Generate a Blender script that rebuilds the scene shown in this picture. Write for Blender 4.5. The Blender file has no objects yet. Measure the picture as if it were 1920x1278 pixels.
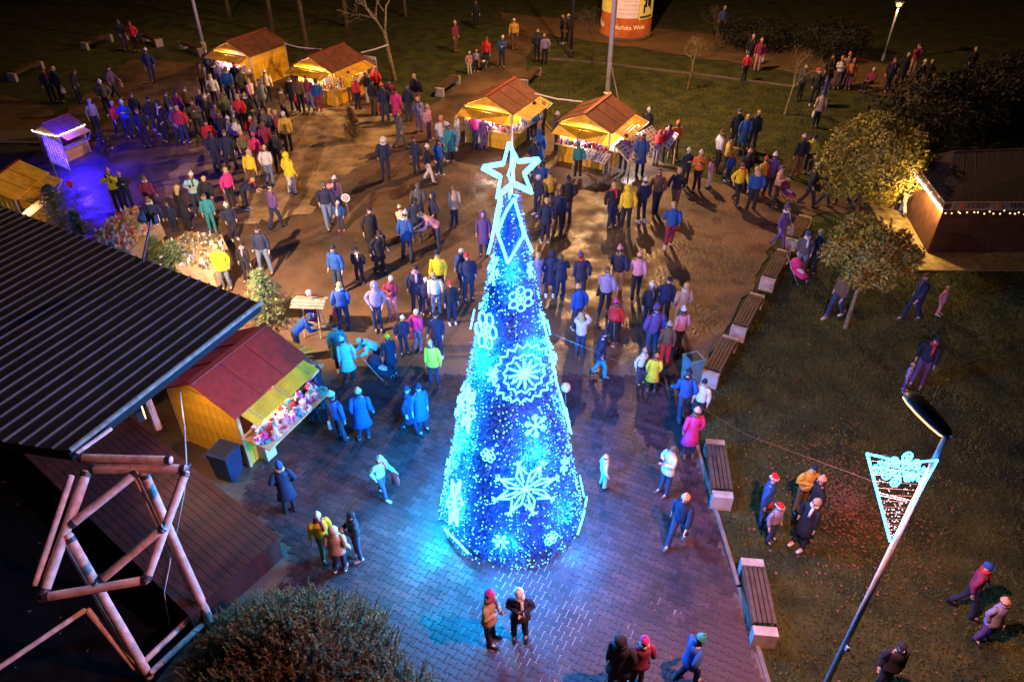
import bpy, bmesh, math, random
import numpy as np
from mathutils import Vector, Matrix
R = math.radians
random.seed(7); rng = np.random.default_rng(7)
sc = bpy.context.scene
# ---------------- camera, sky, exposure ----------------
F, PITCH, CAMH, CX, CY = 1404.0, R(37.0), 12.9, 955.0, 639.0
cam_d = bpy.data.cameras.new('camera'); cam = bpy.data.objects.new('camera', cam_d)
sc.collection.objects.link(cam); sc.camera = cam
cam.location = (0, 0, CAMH); cam.rotation_euler = (R(90) - PITCH, 0, 0)
cam_d.sensor_width = 36.0; cam_d.lens = F / 1920 * 36.0
cam_d.shift_x = (960 - CX) / 1920.0
cam_d.clip_end = 2000; cam_d.clip_start = 0.05
w = bpy.data.worlds.new('World'); sc.world = w; w.use_nodes = True
nt = w.node_tree; bg = nt.nodes['Background']
sky = nt.nodes.new('ShaderNodeTexSky'); sky.sky_type = 'NISHITA'; sky.sun_disc = False
sky.sun_elevation = R(-4.0); sky.sun_rotation = R(120)
nt.links.new(sky.outputs[0], bg.inputs[0]); bg.inputs[1].default_value = SKY_STRENGTH = 0.05
md = bpy.data.lights.new('moon', 'SUN'); md.energy = 0.006; md.angle = R(3); md.color = (0.7, 0.75, 1)
mo = bpy.data.objects.new('moon', md); sc.collection.objects.link(mo); mo.rotation_euler = (R(35), R(20), 0)
sc.view_settings.view_transform = 'Standard'; sc.view_settings.look = 'None'
sc.view_settings.exposure = 0.0; sc.view_settings.gamma = 1.0
sc.cycles.sample_clamp_indirect = 2.0
sc.cycles.max_bounces = 4; sc.cycles.diffuse_bounces = 2; sc.cycles.glossy_bounces = 2
sc.cycles.use_denoising = True
# light levels
E_LAMP_NEAR, E_LAMP_BACK, E_FLOOD, E_TREE = 4200.0, 17000.0, 7500.0, 1.0
BULB = (0.6, 3.2, 8.0)        # string light colour, shown cyan-white

C = sc.collection
sT, cT = math.sin(PITCH), math.cos(PITCH)
def ray(px, py):
    u = (px - CX) / F; v = (py - CY) / F
    return Vector((u, cT - v * sT, -sT - v * cT))
def at(px, py, z=0.0):
    d = ray(px, py); t = (CAMH - z) / -d.z
    return Vector((d.x * t, d.y * t, z))
def scale_at(p):                # photo pixels per metre at a point
    return F / (p.y * cT + (CAMH - p.z) * sT)

# ---------------- materials ----------------
def mat(name, col, rough=0.8, var=0.25, scale=8.0, bump=0.0, bscale=40.0, metal=0.0, emit=None, estr=1.0, col2=None, island=False, spec=None, rvar=None):
    m = bpy.data.materials.new(name); m.use_nodes = True
    n = m.node_tree.nodes; l = m.node_tree.links; b = n['Principled BSDF']
    b.inputs['Roughness'].default_value = rough; b.inputs['Metallic'].default_value = metal
    if spec is not None: b.inputs['Specular IOR Level'].default_value = spec
    c = tuple(col) + (1,)
    tc = n.new('ShaderNodeTexCoord')
    if var > 0:
        no = n.new('ShaderNodeTexNoise'); no.inputs['Scale'].default_value = scale; no.inputs['Detail'].default_value = 5
        l.new(tc.outputs['Object'], no.inputs['Vector'])
        mx = n.new('ShaderNodeMix'); mx.data_type = 'RGBA'
        c2 = col2 if col2 else tuple(x * (1 - var) for x in col)
        c1 = tuple(min(1, x * (1 + var)) for x in col) if not col2 else col
        mx.inputs[6].default_value = tuple(c1) + (1,); mx.inputs[7].default_value = tuple(c2) + (1,)
        rp = n.new('ShaderNodeMapRange'); rp.inputs[1].default_value = 0.35; rp.inputs[2].default_value = 0.65
        l.new(no.outputs[0], rp.inputs[0]); l.new(rp.outputs[0], mx.inputs[0])
        out = mx.outputs[2]
        if island:
            g = n.new('ShaderNodeNewGeometry'); hs = n.new('ShaderNodeHueSaturation')
            r2 = n.new('ShaderNodeMapRange'); r2.inputs[3].default_value = 0.55; r2.inputs[4].default_value = 1.45
            l.new(g.outputs['Random Per Island'], r2.inputs[0]); l.new(r2.outputs[0], hs.inputs['Value'])
            l.new(out, hs.inputs['Color']); out = hs.outputs[0]
        l.new(out, b.inputs['Base Color'])
    else:
        b.inputs['Base Color'].default_value = c
    if bump > 0:
        n2 = n.new('ShaderNodeTexNoise'); n2.inputs['Scale'].default_value = bscale; n2.inputs['Detail'].default_value = 4
        bp = n.new('ShaderNodeBump'); bp.inputs['Strength'].default_value = bump; bp.inputs['Distance'].default_value = 0.02
        l.new(tc.outputs['Object'], n2.inputs['Vector']); l.new(n2.outputs[0], bp.inputs['Height']); l.new(bp.outputs[0], b.inputs['Normal'])
    if rvar:
        n3 = n.new('ShaderNodeTexNoise'); n3.inputs['Scale'].default_value = 1.1; n3.inputs['Detail'].default_value = 6; l.new(tc.outputs['Object'], n3.inputs['Vector'])
        r3 = n.new('ShaderNodeMapRange'); r3.inputs[1].default_value = 0.38; r3.inputs[2].default_value = 0.62; r3.inputs[3].default_value = rvar[0]; r3.inputs[4].default_value = rvar[1]; l.new(n3.outputs[0], r3.inputs[0]); l.new(r3.outputs[0], b.inputs['Roughness'])
    if emit:
        b.inputs['Emission Color'].default_value = tuple(emit) + (1,); b.inputs['Emission Strength'].default_value = estr
    return m
def emitter(name, col, s=1.0):
    m = bpy.data.materials.new(name); m.use_nodes = True
    n = m.node_tree.nodes; n.remove(n['Principled BSDF'])
    e = n.new('ShaderNodeEmission'); e.inputs[0].default_value = tuple(col) + (1,); e.inputs[1].default_value = s
    m.node_tree.links.new(e.outputs[0], n['Material Output'].inputs[0]); return m

M = {}
M['grass_soil'] = mat('grass_soil', (0.060, 0.066, 0.013), 0.95, 0.5, 1.3, 0.8, 30, col2=(0.014, 0.024, 0.006))
M['asphalt'] = mat('asphalt', (0.17, 0.10, 0.065), 0.65, 0.3, 0.5, 1.0, 9, col2=(0.062, 0.045, 0.035), rvar=(.32, .85))
M['shade_floor'] = mat('shade_black', (0.008, 0.007, 0.008), 1.0, 0.3, 3, spec=0.05)  # near-black floor; the shade below the stage is put into the colour
M['dirt'] = mat('dirt', (0.48, 0.33, 0.16), 0.95, 0.4, 1.1, 1.0, 12, col2=(0.13, 0.085, 0.045))
M['path'] = mat('path', (0.17, 0.10, 0.05), 0.9, 0.3, 0.8, 0.5, 18, col2=(0.10, 0.06, 0.035))
M['soil_strip'] = mat('soil_strip', (0.13, 0.065, 0.05), 0.95, 0.4, 3, 0.8, 25, col2=(0.07, 0.04, 0.03))
M['kerb'] = mat('kerb', (0.17, 0.14, 0.12), 0.85, 0.2, 5, 0.3)
M['paver'] = mat('paver', (0.072, 0.028, 0.030), 0.55, 0.25, 0.8, 0.5, 60, col2=(0.024, 0.015, 0.022), island=True, rvar=(.35, .75))
M['log'] = mat('log', (0.74, 0.44, 0.39), 0.7, 0.22, 7, 0.4, 25)
M['roof_dark'] = mat('roof_dark', (0.006, 0.006, 0.010), 0.9, 0.3, 2)
M['roof_rib'] = mat('roof_rib', (0.05, 0.04, 0.05), 0.6, 0.35, 2)
M['deck'] = mat('deck', (0.085, 0.022, 0.018), 0.6, 0.35, 3, 0.3, 30, col2=(0.035, 0.012, 0.011))
M['yellow_board'] = mat('yellow_board', (0.78, 0.42, 0.02), 0.65, 0.18, 3, 0.3, 30)
M['roof_red'] = mat('roof_red', (0.36, 0.022, 0.012), 0.92, 0.18, 5, 0.4, 60)
M['roof_brown'] = mat('roof_brown', (0.16, 0.05, 0.022), 0.85, 0.25, 3, 0.6, 50)
M['ridge_red'] = mat('ridge_red', (0.32, 0.04, 0.03), 0.6, 0.1, 5)
M['wood_trim'] = mat('wood_trim', (0.55, 0.38, 0.18), 0.7, 0.2, 5)
M['concrete'] = mat('concrete', (0.42, 0.35, 0.31), 0.8, 0.15, 6, 0.3, 40)
M['slat'] = mat('slat', (0.085, 0.05, 0.035), 0.6, 0.3, 6, 0.3, 40)
M['bin_dark'] = mat('bin_dark', (0.02, 0.035, 0.08), 0.4, 0.2, 4)
M['bin_teal'] = mat('bin_teal', (0.10, 0.22, 0.24), 0.5, 0.2, 4)
M['steel'] = mat('steel', (0.30, 0.32, 0.36), 0.5, 0.2, 6, metal=0.2)
M['white_metal'] = mat('white_metal', (0.7, 0.68, 0.66), 0.45, 0.1, 6)
M['dark_metal'] = mat('dark_metal', (0.06, 0.055, 0.07), 0.4, 0.15, 6, metal=0.3)
M['cable'] = mat('cable', (0.75, 0.65, 0.62), 0.5, 0.1, 6)
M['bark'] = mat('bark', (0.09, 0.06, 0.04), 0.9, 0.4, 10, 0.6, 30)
M['bark_lit'] = mat('bark_lit', (0.22, 0.17, 0.08), 0.9, 0.4, 10, 0.6, 30)  # paler copy of bark with the lamplight put into its colour
M['leaf_gold'] = mat('leaf_gold', (0.40, 0.31, 0.03), 0.7, 0.5, 6, island=True, col2=(0.14, 0.11, 0.02))
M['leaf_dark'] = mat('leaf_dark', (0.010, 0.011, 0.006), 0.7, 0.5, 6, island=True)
M['board_grey'] = mat('board_grey', (0.20, 0.19, 0.17), 0.8, 0.3, 8)
M['hairb'] = mat('hair_brown', (0.07, 0.035, 0.018), 0.6, 0.2, 30)
M['needle'] = mat('needle', (0.20, 0.28, 0.14), 0.75, 0.4, 6, island=True, col2=(0.05, 0.10, 0.05))
M['juniper'] = mat('juniper', (0.20, 0.11, 0.02), 0.8, 0.5, 3, island=True, col2=(0.05, 0.05, 0.02))
M['fallen'] = mat('fallen', (0.20, 0.09, 0.045), 0.8, 0.5, 9, island=True, col2=(0.09, 0.035, 0.02))
M['blade'] = mat('blade', (0.105, 0.120, 0.018), 0.85, 0.5, 0.9, island=True, col2=(0.016, 0.034, 0.008))
M['tinsel'] = mat('tinsel', (0.03, 0.12, 0.46), 0.5, 0.5, 5, island=True, col2=(0.012, 0.05, 0.24))  # tree needles; the blue of the bulbs is put into the base colour
M['core'] = mat('core', (0.01, 0.05, 0.22), 0.9, 0.3, 5)
M['kiosk_wood'] = mat('kiosk_wood', (0.10, 0.038, 0.016), 0.65, 0.3, 4, 0.3, 30)
M['kiosk_roof'] = mat('kiosk_roof', (0.018, 0.009, 0.009), 0.85, 0.3, 4)
M['deck_light'] = mat('deck_light', (0.34, 0.24, 0.09), 0.7, 0.3, 4, 0.3, 30)
M['cream'] = mat('cream', (0.34, 0.22, 0.14), 0.6, 0.1, 5)
M['brown_text'] = mat('brown_text', (0.10, 0.02, 0.015), 0.6, 0)
M['skin'] = mat('skin', (0.55, 0.33, 0.24), 0.55, 0.1, 20)
M['eye'] = mat('eye', (0.02, 0.015, 0.012), 0.3, 0)
M['lip'] = mat('lip', (0.35, 0.12, 0.10), 0.5, 0)
M['rubber'] = mat('rubber', (0.02, 0.02, 0.02), 0.6, 0)
M['bulb'] = emitter('bulb', BULB, 1.0 * E_TREE)
M['tube'] = emitter('tube', (0.62, 8.0, 30.0), 1.0 * E_TREE)
M['warm_bulb'] = emitter('warm_bulb', (3.0, 1.9, 0.9), 1.0)
M['white_bulb'] = emitter('white_bulb', (2.6, 2.2, 2.5), 1.0)
M['blue_led'] = emitter('blue_led', (2.0, 2.2, 40), 1.0)
M['lamp_glass'] = emitter('lamp_glass', (4.5, 1.7, 0.5), 1.0)
FAB = dict(nv=((0.014, 0.020, 0.06), 'navy'), bk=((0.012, 0.012, 0.022), 'black'), gy=((0.08, 0.08, 0.09), 'grey'),
    yl=((0.75, 0.55, 0.02), 'yellow'), bl=((0.012, 0.075, 0.32), 'bright blue'), wh=((0.62, 0.58, 0.58), 'white'),
    pk=((0.60, 0.26, 0.33), 'pink'), mg=((0.62, 0.03, 0.22), 'magenta'), rd=((0.55, 0.025, 0.03), 'red'),
    og=((0.62, 0.16, 0.03), 'orange'), be=((0.42, 0.29, 0.19), 'beige'), br=((0.13, 0.07, 0.035), 'brown'),
    te=((0.03, 0.24, 0.28), 'teal'), pu=((0.10, 0.05, 0.18), 'purple'), ol=((0.14, 0.13, 0.05), 'olive'),
    bu=((0.22, 0.02, 0.07), 'burgundy'), lv=((0.27, 0.23, 0.38), 'lavender'), cy=((0.30, 0.58, 0.72), 'light blue'),
    gd=((0.55, 0.33, 0.04), 'mustard'), lm=((0.55, 0.75, 0.05), 'lime'), pe=((0.60, 0.33, 0.20), 'peach'),
    dj=((0.03, 0.045, 0.10), 'dark blue'), dl=((0.03, 0.08, 0.30), 'deep blue'), lj=((0.13, 0.18, 0.28), 'pale jeans'), bd=((0.48, 0.32, 0.14), 'blond'))
for k, (c_, n_) in FAB.items():
    M['f_' + k] = mat('fabric_' + n_.replace(' ', '_'), c_, 0.85, 0.14, 14, 0.35, 60)

# ---------------- mesh helpers ----------------
class MB:
    def __init__(s): s.v = []; s.f = []; s.m = []
    def add(s, vs, fs, mi=0):
        o = len(s.v); s.v += [tuple(p) for p in vs]; s.f += [tuple(i + o for i in f) for f in fs]; s.m += [mi] * len(fs); return s
    def box(s, c, size, rot=0.0, mi=0, tilt=None):
        x, y, z = [q / 2 for q in size]
        vs = [Vector((a * x, b * y, d * z)) for d in (-1, 1) for b in (-1, 1) for a in (-1, 1)]
        m = Matrix.Rotation(rot, 3, 'Z')
        if tilt is not None: m = m @ tilt
        vs = [m @ p + Vector(c) for p in vs]
        return s.add(vs, [(0, 2, 3, 1), (4, 5, 7, 6), (0, 1, 5, 4), (2, 6, 7, 3), (0, 4, 6, 2), (1, 3, 7, 5)], mi)
    def loft(s, pts, rad, n=10, caps=True, mi=0, ref=(1, 0, 0), noise=0.0):
        pts = [Vector(p) for p in pts]; vs = []; k = len(pts)
        for i, p in enumerate(pts):
            t = (pts[min(i + 1, k - 1)] - pts[max(i - 1, 0)])
            t = t.normalized() if t.length > 1e-9 else Vector((0, 0, 1))
            rf = Vector(ref)
            if abs(t.dot(rf)) > 0.95: rf = Vector((0, 1, 0))
            y = t.cross(rf).normalized(); x = y.cross(t).normalized()
            r = rad[i] if isinstance(rad, (list, tuple)) else rad
            rx, ry = r if isinstance(r, (list, tuple)) else (r, r)
            for j in range(n):
                a = 2 * math.pi * j / n; q = 1 + (random.uniform(-noise, noise) if noise else 0)
                vs.append(p + x * math.cos(a) * rx * q + y * math.sin(a) * ry * q)
        fs = [(i * n + j, i * n + (j + 1) % n, (i + 1) * n + (j + 1) % n, (i + 1) * n + j) for i in range(k - 1) for j in range(n)]
        if caps: fs += [tuple(range(n - 1, -1, -1)), tuple((k - 1) * n + j for j in range(n))]
        return s.add(vs, fs, mi)
    def tube(s, a, b, r, n=8, mi=0): return s.loft([a, b], [r, r], n, True, mi)
    def ball(s, c, r, n=8, k=5, mi=0):
        rx, ry, rz = r if isinstance(r, (list, tuple)) else (r, r, r); c = Vector(c)
        vs = [c + Vector((0, 0, -rz))]
        for i in range(1, k):
            th = math.pi * i / k
            vs += [c + Vector((rx * math.sin(th) * math.cos(2 * math.pi * j / n), ry * math.sin(th) * math.sin(2 * math.pi * j / n), -rz * math.cos(th))) for j in range(n)]
        vs.append(c + Vector((0, 0, rz))); L = len(vs) - 1
        fs = [(0, 1 + (j + 1) % n, 1 + j) for j in range(n)]
        fs += [(1 + i * n + j, 1 + i * n + (j + 1) % n, 1 + (i + 1) * n + (j + 1) % n, 1 + (i + 1) * n + j) for i in range(k - 2) for j in range(n)]
        fs += [(1 + (k - 2) * n + j, 1 + (k - 2) * n + (j + 1) % n, L) for j in range(n)]
        return s.add(vs, fs, mi)
    def mesh(s, name, mats, smooth=False):
        me = bpy.data.meshes.new(name); me.from_pydata(s.v, [], s.f)
        for m in (mats if isinstance(mats, (list, tuple)) else [mats]): me.materials.append(M[m] if isinstance(m, str) else m)
        if any(s.m): me.polygons.foreach_set('material_index', s.m)
        if smooth: me.polygons.foreach_set('use_smooth', [True] * len(me.polygons))
        me.update(); return me
    def build(s, name, mats, parent=None, smooth=False, **k):
        return obj(name, s.mesh(name, mats, smooth), parent, **k)
def obj(name, me, parent=None, loc=None, rz=None, label=None, cat=None, group=None, kind=None):
    o = bpy.data.objects.new(name, me); C.objects.link(o)
    if parent: o.parent = parent
    if loc is not None: o.location = loc
    if rz is not None: o.rotation_euler = (0, 0, rz)
    tag(o, label, cat, group, kind); return o
def tag(o, label=None, cat=None, group=None, kind=None):
    if label: o['label'] = label
    if cat: o['category'] = cat
    if group: o['group'] = group
    if kind: o['kind'] = kind
    return o
def empty(name, loc, rz=0.0, label=None, cat=None, group=None, kind=None):
    return obj(name, None, None, loc, rz, label, cat, group, kind)
def sheet(name, pts, z, m, kind='structure', parent=None):
    return MB().add([(p[0], p[1], z) for p in pts], [tuple(range(len(pts)))]).build(name, m, parent, kind=kind if not parent else None)
def dup(root, loc, rz, label=None, scale=None):
    r = root.copy(); C.objects.link(r); r.location = loc; r.rotation_euler = (0, 0, rz)
    if label: r['label'] = label
    for ch in list(root.children):
        c2 = ch.copy(); C.objects.link(c2); c2.parent = r
        for g in ch.children:
            d2 = g.copy(); C.objects.link(d2); d2.parent = c2
    return r
def inside(x, y, poly):
    r = False; j = len(poly) - 1
    for i in range(len(poly)):
        xi, yi = poly[i][:2]; xj, yj = poly[j][:2]
        if (yi > y) != (yj > y) and x < (xj - xi) * (y - yi) / (yj - yi) + xi: r = not r
        j = i
    return r
def text_mesh(s, size, ext=0.004):
    cu = bpy.data.curves.new('t', 'FONT'); cu.body = s; cu.size = size; cu.extrude = ext; cu.align_x = 'CENTER'; cu.align_y = 'CENTER'
    o = bpy.data.objects.new('t', cu); C.objects.link(o)
    me = bpy.data.meshes.new_from_object(o.evaluated_get(bpy.context.evaluated_depsgraph_get()))
    bpy.data.objects.remove(o); bpy.data.curves.remove(cu); return me
def light(name, kind, loc, energy, col, size=0.1, parent=None, **k):
    d = bpy.data.lights.new(name, kind); d.energy = energy; d.color = col
    if kind in ('POINT', 'SPOT'): d.shadow_soft_size = size
    for a, b in k.items(): setattr(d, a, b)
    o = bpy.data.objects.new(name, d); C.objects.link(o); o.location = loc
    if parent: o.parent = parent
    return o
def aim(o, target):
    o.rotation_euler = (Vector(target) - Vector(o.location)).to_track_quat('-Z', 'Y').to_euler()
# ---------------- ground ----------------
g = MB(); N = 24
sheet('ground', [(-400, -60), (400, -60), (400, 600), (-400, 600)], -0.05, 'grass_soil')
plaza = [at(*p) for p in [(560, 1278), (-600, 1278), (-700, 560), (-500, 330), (0, 330), (60, 300), (130, 200), (250, 110), (390, 120), (560, 145), (700, 170), (800, 205), (870, 150), (950, 60), (1000, 60), (985, 150), (1010, 215), (1040, 250), (1240, 300), (1350, 345), (1450, 350), (1700, 340), (1720, 400), (1560, 395), (1480, 410), (1440, 470), (1400, 560), (1330, 660), (1300, 740), (1305, 830), (1340, 950), (1385, 1100), (1440, 1278), (1500, 1500), (300, 1500)]]
def rough(pts, amp, step=.45):
    out = []; rr = random.Random(5)
    for a, e in zip(pts, list(pts[1:]) + [pts[0]]):
        a, e = Vector(a[:2]), Vector(e[:2]); n_ = min(60, max(1, int((e - a).length / step)))
        for k in range(n_): q = a.lerp(e, k / n_); out.append((q.x + rr.uniform(-amp, amp), q.y + rr.uniform(-amp, amp)))
    return out
plaza = rough(plaza, .12)
sheet('plaza', plaza, -0.02, 'asphalt')
sheet('dirt_patch', rough([at(*p) for p in [(330, 300), (390, 262), (470, 240), (560, 205), (640, 190), (735, 215), (760, 260), (690, 300), (620, 345), (570, 400), (470, 420), (360, 400), (300, 350)]], .28, .35), -0.014, 'dirt')
sheet('upper_path', rough([at(*p) for p in [(985, 60), (1120, 78), (1300, 105), (1500, 140), (1700, 190), (1920, 240), (2300, 300), (2300, 240), (1920, 180), (1600, 105), (1300, 60), (1000, 30), (930, 22)]], .25, .8), -0.012 - 0.01, 'path')
sheet('left_road', [at(*p) for p in [(-700, 250), (120, 250), (95, 200), (-100, 150), (-700, 150)]], -0.03, 'path')
sheet('left_pavement', [at(*p) for p in [(-700, 268), (92, 268), (96, 245), (-700, 245)]], -0.008, 'kerb')
# kerbs along the lawn edges
def kerb(pxs, name='kerb'):
    P = [at(*p) for p in pxs]; b = MB()
    for a, c in zip(P, P[1:]):
        d = c - a; b.box(((a.x + c.x) / 2, (a.y + c.y) / 2, -0.02), (d.length + 0.05, 0.08, 0.12), math.atan2(d.y, d.x))
    b.build(name, 'kerb', kind='structure')
kerb([(1000, 108), (1120, 118), (1300, 138), (1490, 162)]); kerb([(985, 152), (1008, 213), (1035, 245)])
kerb([(1300, 740), (1305, 830), (1340, 950), (1385, 1100), (1440, 1278)])
lawn_right = [at(*p) for p in [(1310, 740), (1315, 830), (1350, 950), (1395, 1100), (1455, 1278), (2100, 1400), (2100, 520), (1740, 500), (1690, 440), (1560, 410), (1500, 420), (1450, 480), (1405, 570), (1340, 665)]]
lawn_back = [at(*p) for p in [(1000, 115), (1120, 125), (1300, 145), (1500, 170), (1560, 240), (1560, 330), (1450, 340), (1350, 335), (1240, 290), (1040, 240), (1012, 205), (990, 155)]]
# grass blades
def scatter(poly, n, fn):
    xs = [p[0] for p in poly]; ys = [p[1] for p in poly]; k = 0; out = MB()
    while k < n:
        x = random.uniform(min(xs), max(xs)); y = random.uniform(min(ys), max(ys))
        if inside(x, y, poly): fn(out, x, y); k += 1
    return out
def blade(o, x, y):
    a = random.uniform(0, 6.28); h = random.uniform(0.03, 0.09); wd = random.uniform(0.008, 0.02); dx, dy = math.cos(a), math.sin(a)
    lx, ly = random.uniform(-.05, .05), random.uniform(-.05, .05)
    o.add([(x - dx * wd, y - dy * wd, -0.05), (x + dx * wd, y + dy * wd, -0.05), (x + lx, y + ly, -0.05 + h)], [(0, 1, 2)])
scatter(lawn_right, 90000, blade).build('grass', 'blade', label='short winter lawn right of the benches', cat='grass', kind='stuff')
scatter(lawn_back, 30000, blade).build('grass', 'blade', label='lawn behind the two middle stalls', cat='grass', kind='stuff')
def leaf(o, x, y, z=-0.02):
    a = random.uniform(0, 6.28); s_ = random.uniform(0.018, 0.045); dx, dy = math.cos(a) * s_, math.sin(a) * s_; t = random.uniform(0, 0.02)
    o.add([(x - dx, y - dy, z), (x + dy * .7, y - dx * .7, z + t), (x + dx, y + dy, z + t * .5), (x - dy * .7, y + dx * .7, z + t)], [(0, 1, 2, 3)])
lf = MB(); cL = at(1590, 940)
for i in range(2200):
    r_ = abs(random.gauss(0, 1)); a = random.uniform(0, 6.28); x = cL.x + math.cos(a) * r_ * 1.1; y = cL.y + math.sin(a) * r_ * 1.5
    if inside(x, y, lawn_right): leaf(lf, x, y, 0.0)
for (x, y) in [(random.uniform(-14, 18), random.uniform(6, 34)) for _ in range(1800)]: leaf(lf, x, y, 0.0 if inside(x, y, lawn_right) else -0.012)
dp = at(600, 300)
for i in range(900): leaf(lf, dp.x + random.gauss(0, 2.6), dp.y + random.gauss(0, 2.6), -0.01)
lf.build('fallen_leaves', 'fallen', label='brown leaves scattered over lawn and plaza', cat='leaves', kind='stuff')

# ---------------- interlocking pavers in the near plaza ----------------
pave = [(-3.2, 4.6), (-4.55, 8.9), (-4.5, 9.9), (-6.0, 11.2), (-5.6, 13.4), (-4.6, 15.6), (5.0, 15.6)] + [tuple(at(*p)[:2]) for p in [(1298, 760), (1300, 830), (1334, 950), (1378, 1100), (1430, 1278)]] + [(4.1, 4.6)]
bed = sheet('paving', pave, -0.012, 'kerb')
m = mat('joint_sand', (0.09, 0.07, 0.065), 0.95, 0.3, 20)          # joints: dark sand with pale filler in patches, whitened to paint glints on
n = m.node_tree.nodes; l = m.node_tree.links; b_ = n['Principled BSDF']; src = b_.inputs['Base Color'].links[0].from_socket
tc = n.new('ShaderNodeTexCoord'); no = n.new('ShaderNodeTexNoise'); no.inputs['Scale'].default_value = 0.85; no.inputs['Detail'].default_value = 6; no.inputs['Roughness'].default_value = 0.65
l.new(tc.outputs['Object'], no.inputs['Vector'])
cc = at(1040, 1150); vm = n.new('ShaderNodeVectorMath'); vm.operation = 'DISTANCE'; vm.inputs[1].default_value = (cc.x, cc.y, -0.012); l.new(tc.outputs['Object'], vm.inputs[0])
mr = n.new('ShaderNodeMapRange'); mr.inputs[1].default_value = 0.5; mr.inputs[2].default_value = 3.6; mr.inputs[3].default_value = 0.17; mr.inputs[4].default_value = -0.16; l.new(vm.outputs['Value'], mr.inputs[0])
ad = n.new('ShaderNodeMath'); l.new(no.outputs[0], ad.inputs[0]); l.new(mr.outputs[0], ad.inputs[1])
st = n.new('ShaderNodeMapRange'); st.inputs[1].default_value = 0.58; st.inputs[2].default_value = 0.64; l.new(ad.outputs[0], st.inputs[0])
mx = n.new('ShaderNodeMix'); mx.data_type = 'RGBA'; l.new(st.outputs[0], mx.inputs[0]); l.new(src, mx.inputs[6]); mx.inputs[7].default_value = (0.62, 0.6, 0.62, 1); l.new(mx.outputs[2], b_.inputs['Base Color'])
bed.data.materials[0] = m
hw, hn, ga = 0.08, 0.055, 0.0058
out = [(-.1, -hw), (-.0625, -hw), (-.0375, -hn), (.0375, -hn), (.0625, -hw), (.1, -hw), (.1, hw), (.0625, hw), (.0375, hn), (-.0375, hn), (-.0625, hw), (-.1, hw)]
SC = 1.15
def paver_geo():
    top = [(x * SC - math.copysign(ga + .002, x), y * SC - math.copysign(ga + .002, y), 0.0) for x, y in out]
    bot = [(x * SC - math.copysign(ga, x), y * SC - math.copysign(ga, y), -0.012) for x, y in out]
    return top + bot, [tuple(range(12))] + [(i, 12 + i, 12 + (i + 1) % 12, (i + 1) % 12) for i in range(12)]
pv, pf = paver_geo(); ang = R(-27); ca, sa = math.cos(ang), math.sin(ang)
tiles = []
for i in range(-90, 91):
    for j in range(-110, 111):
        x = (i * .2 + (j % 2) * .1) * SC; y = j * .135 * SC
        X, Y = x * ca - y * sa, x * sa + y * ca + 10
        if 4.6 < Y < 15.6 and inside(X, Y, pave): tiles.append((X, Y))
def seen(t):
    Z = t[1] * cT + CAMH * sT; py = CY + F * (CAMH * cT - t[1] * sT) / Z; px = CX + F * t[0] / Z
    return -20 < px < 1940 and py < 1290
vis = sorted([t for t in tiles if seen(t)], key=lambda t: t[1]); near = vis[:300]; ns = set(near)
pm = MB().add(pv, pf).mesh('paver', 'paver')
for t in near:
    o = obj('paver', pm, bed, (t[0], t[1], random.uniform(-.002, .002)), ang)
tv = np.array(pv); Rm = np.array([[ca, sa, 0], [-sa, ca, 0], [0, 0, 1]]); tv = tv @ Rm
V = []; Fc = []; k = 0
for t in tiles:
    if t in ns: continue
    V.append(tv + np.array([t[0], t[1], random.uniform(-.002, .002)])); Fc += [tuple(i + k for i in f) for f in pf]; k += 24
me = bpy.data.meshes.new('pavers'); me.from_pydata(np.concatenate(V).tolist(), [], Fc); me.materials.append(M['paver'])
o = obj('pavers', me, bed, kind='stuff')

# ---------------- stage: deck, roof, log frame ----------------
stage = empty('stage', (-7.5, 10, 0), 0, 'open-air stage with dark ribbed roof over a dark red board deck', 'stage')
S0 = Vector(stage.location)
def sp(v): return Vector(v) - S0
zd = 0.6
dk = [Vector((-4.69, 9.68, zd)), Vector((-8.3, 12.55, zd)), Vector((-15, 15.5, zd)), Vector((-15, 4.0, zd)), Vector((-8.4, 4.0, zd))]
ax = (dk[1] - dk[0]).normalized(); ay = Vector((-ax.y, ax.x, 0))      # boards run along ax
dxs = Vector((-4.69 + 5.72, 9.68 - 8.21, 0)).normalized()
for i in range(15):                                                    # deck boards
    a = dk[0] - dxs * (i * 0.145); e = ax * 9.5
    b = MB(); th = math.atan2(ax.y, ax.x)
    b.box((0, 0, 0), (9.5, 0.135 * abs(dxs.dot(ay)), 0.04)); me = b.mesh('board', 'deck')
    o = obj('board', me, stage, sp(a + ax * 4.75) + Vector((0, 0, -.02 + random.uniform(-.003, .003))), th)
_a, _b = dk[0] - ay * -.0, dk[0] - dxs * 2.1
q4 = [dk[0] - ax * -.03, dk[0] + ax * 9.4, dk[0] + ax * 9.4 - dxs * 2.05, dk[0] + ax * .03 - dxs * 2.05]
MB().add([sp((p.x, p.y, .54)) for p in q4] + [sp((p.x, p.y, -.02)) for p in q4], [(0, 1, 2, 3), (0, 4, 5, 1), (1, 5, 6, 2), (2, 6, 7, 3), (3, 7, 4, 0)]).build('deck_frame', 'deck', stage)
sheet('stage_shade_sheet', [(-5.9, 8.1), (-12.5, 13.5), (-16, 10), (-16, 3), (-7.9, 3)], -0.012, 'shade_floor')  # dark sheet laid where the ground by the stage is only in shade
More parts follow.
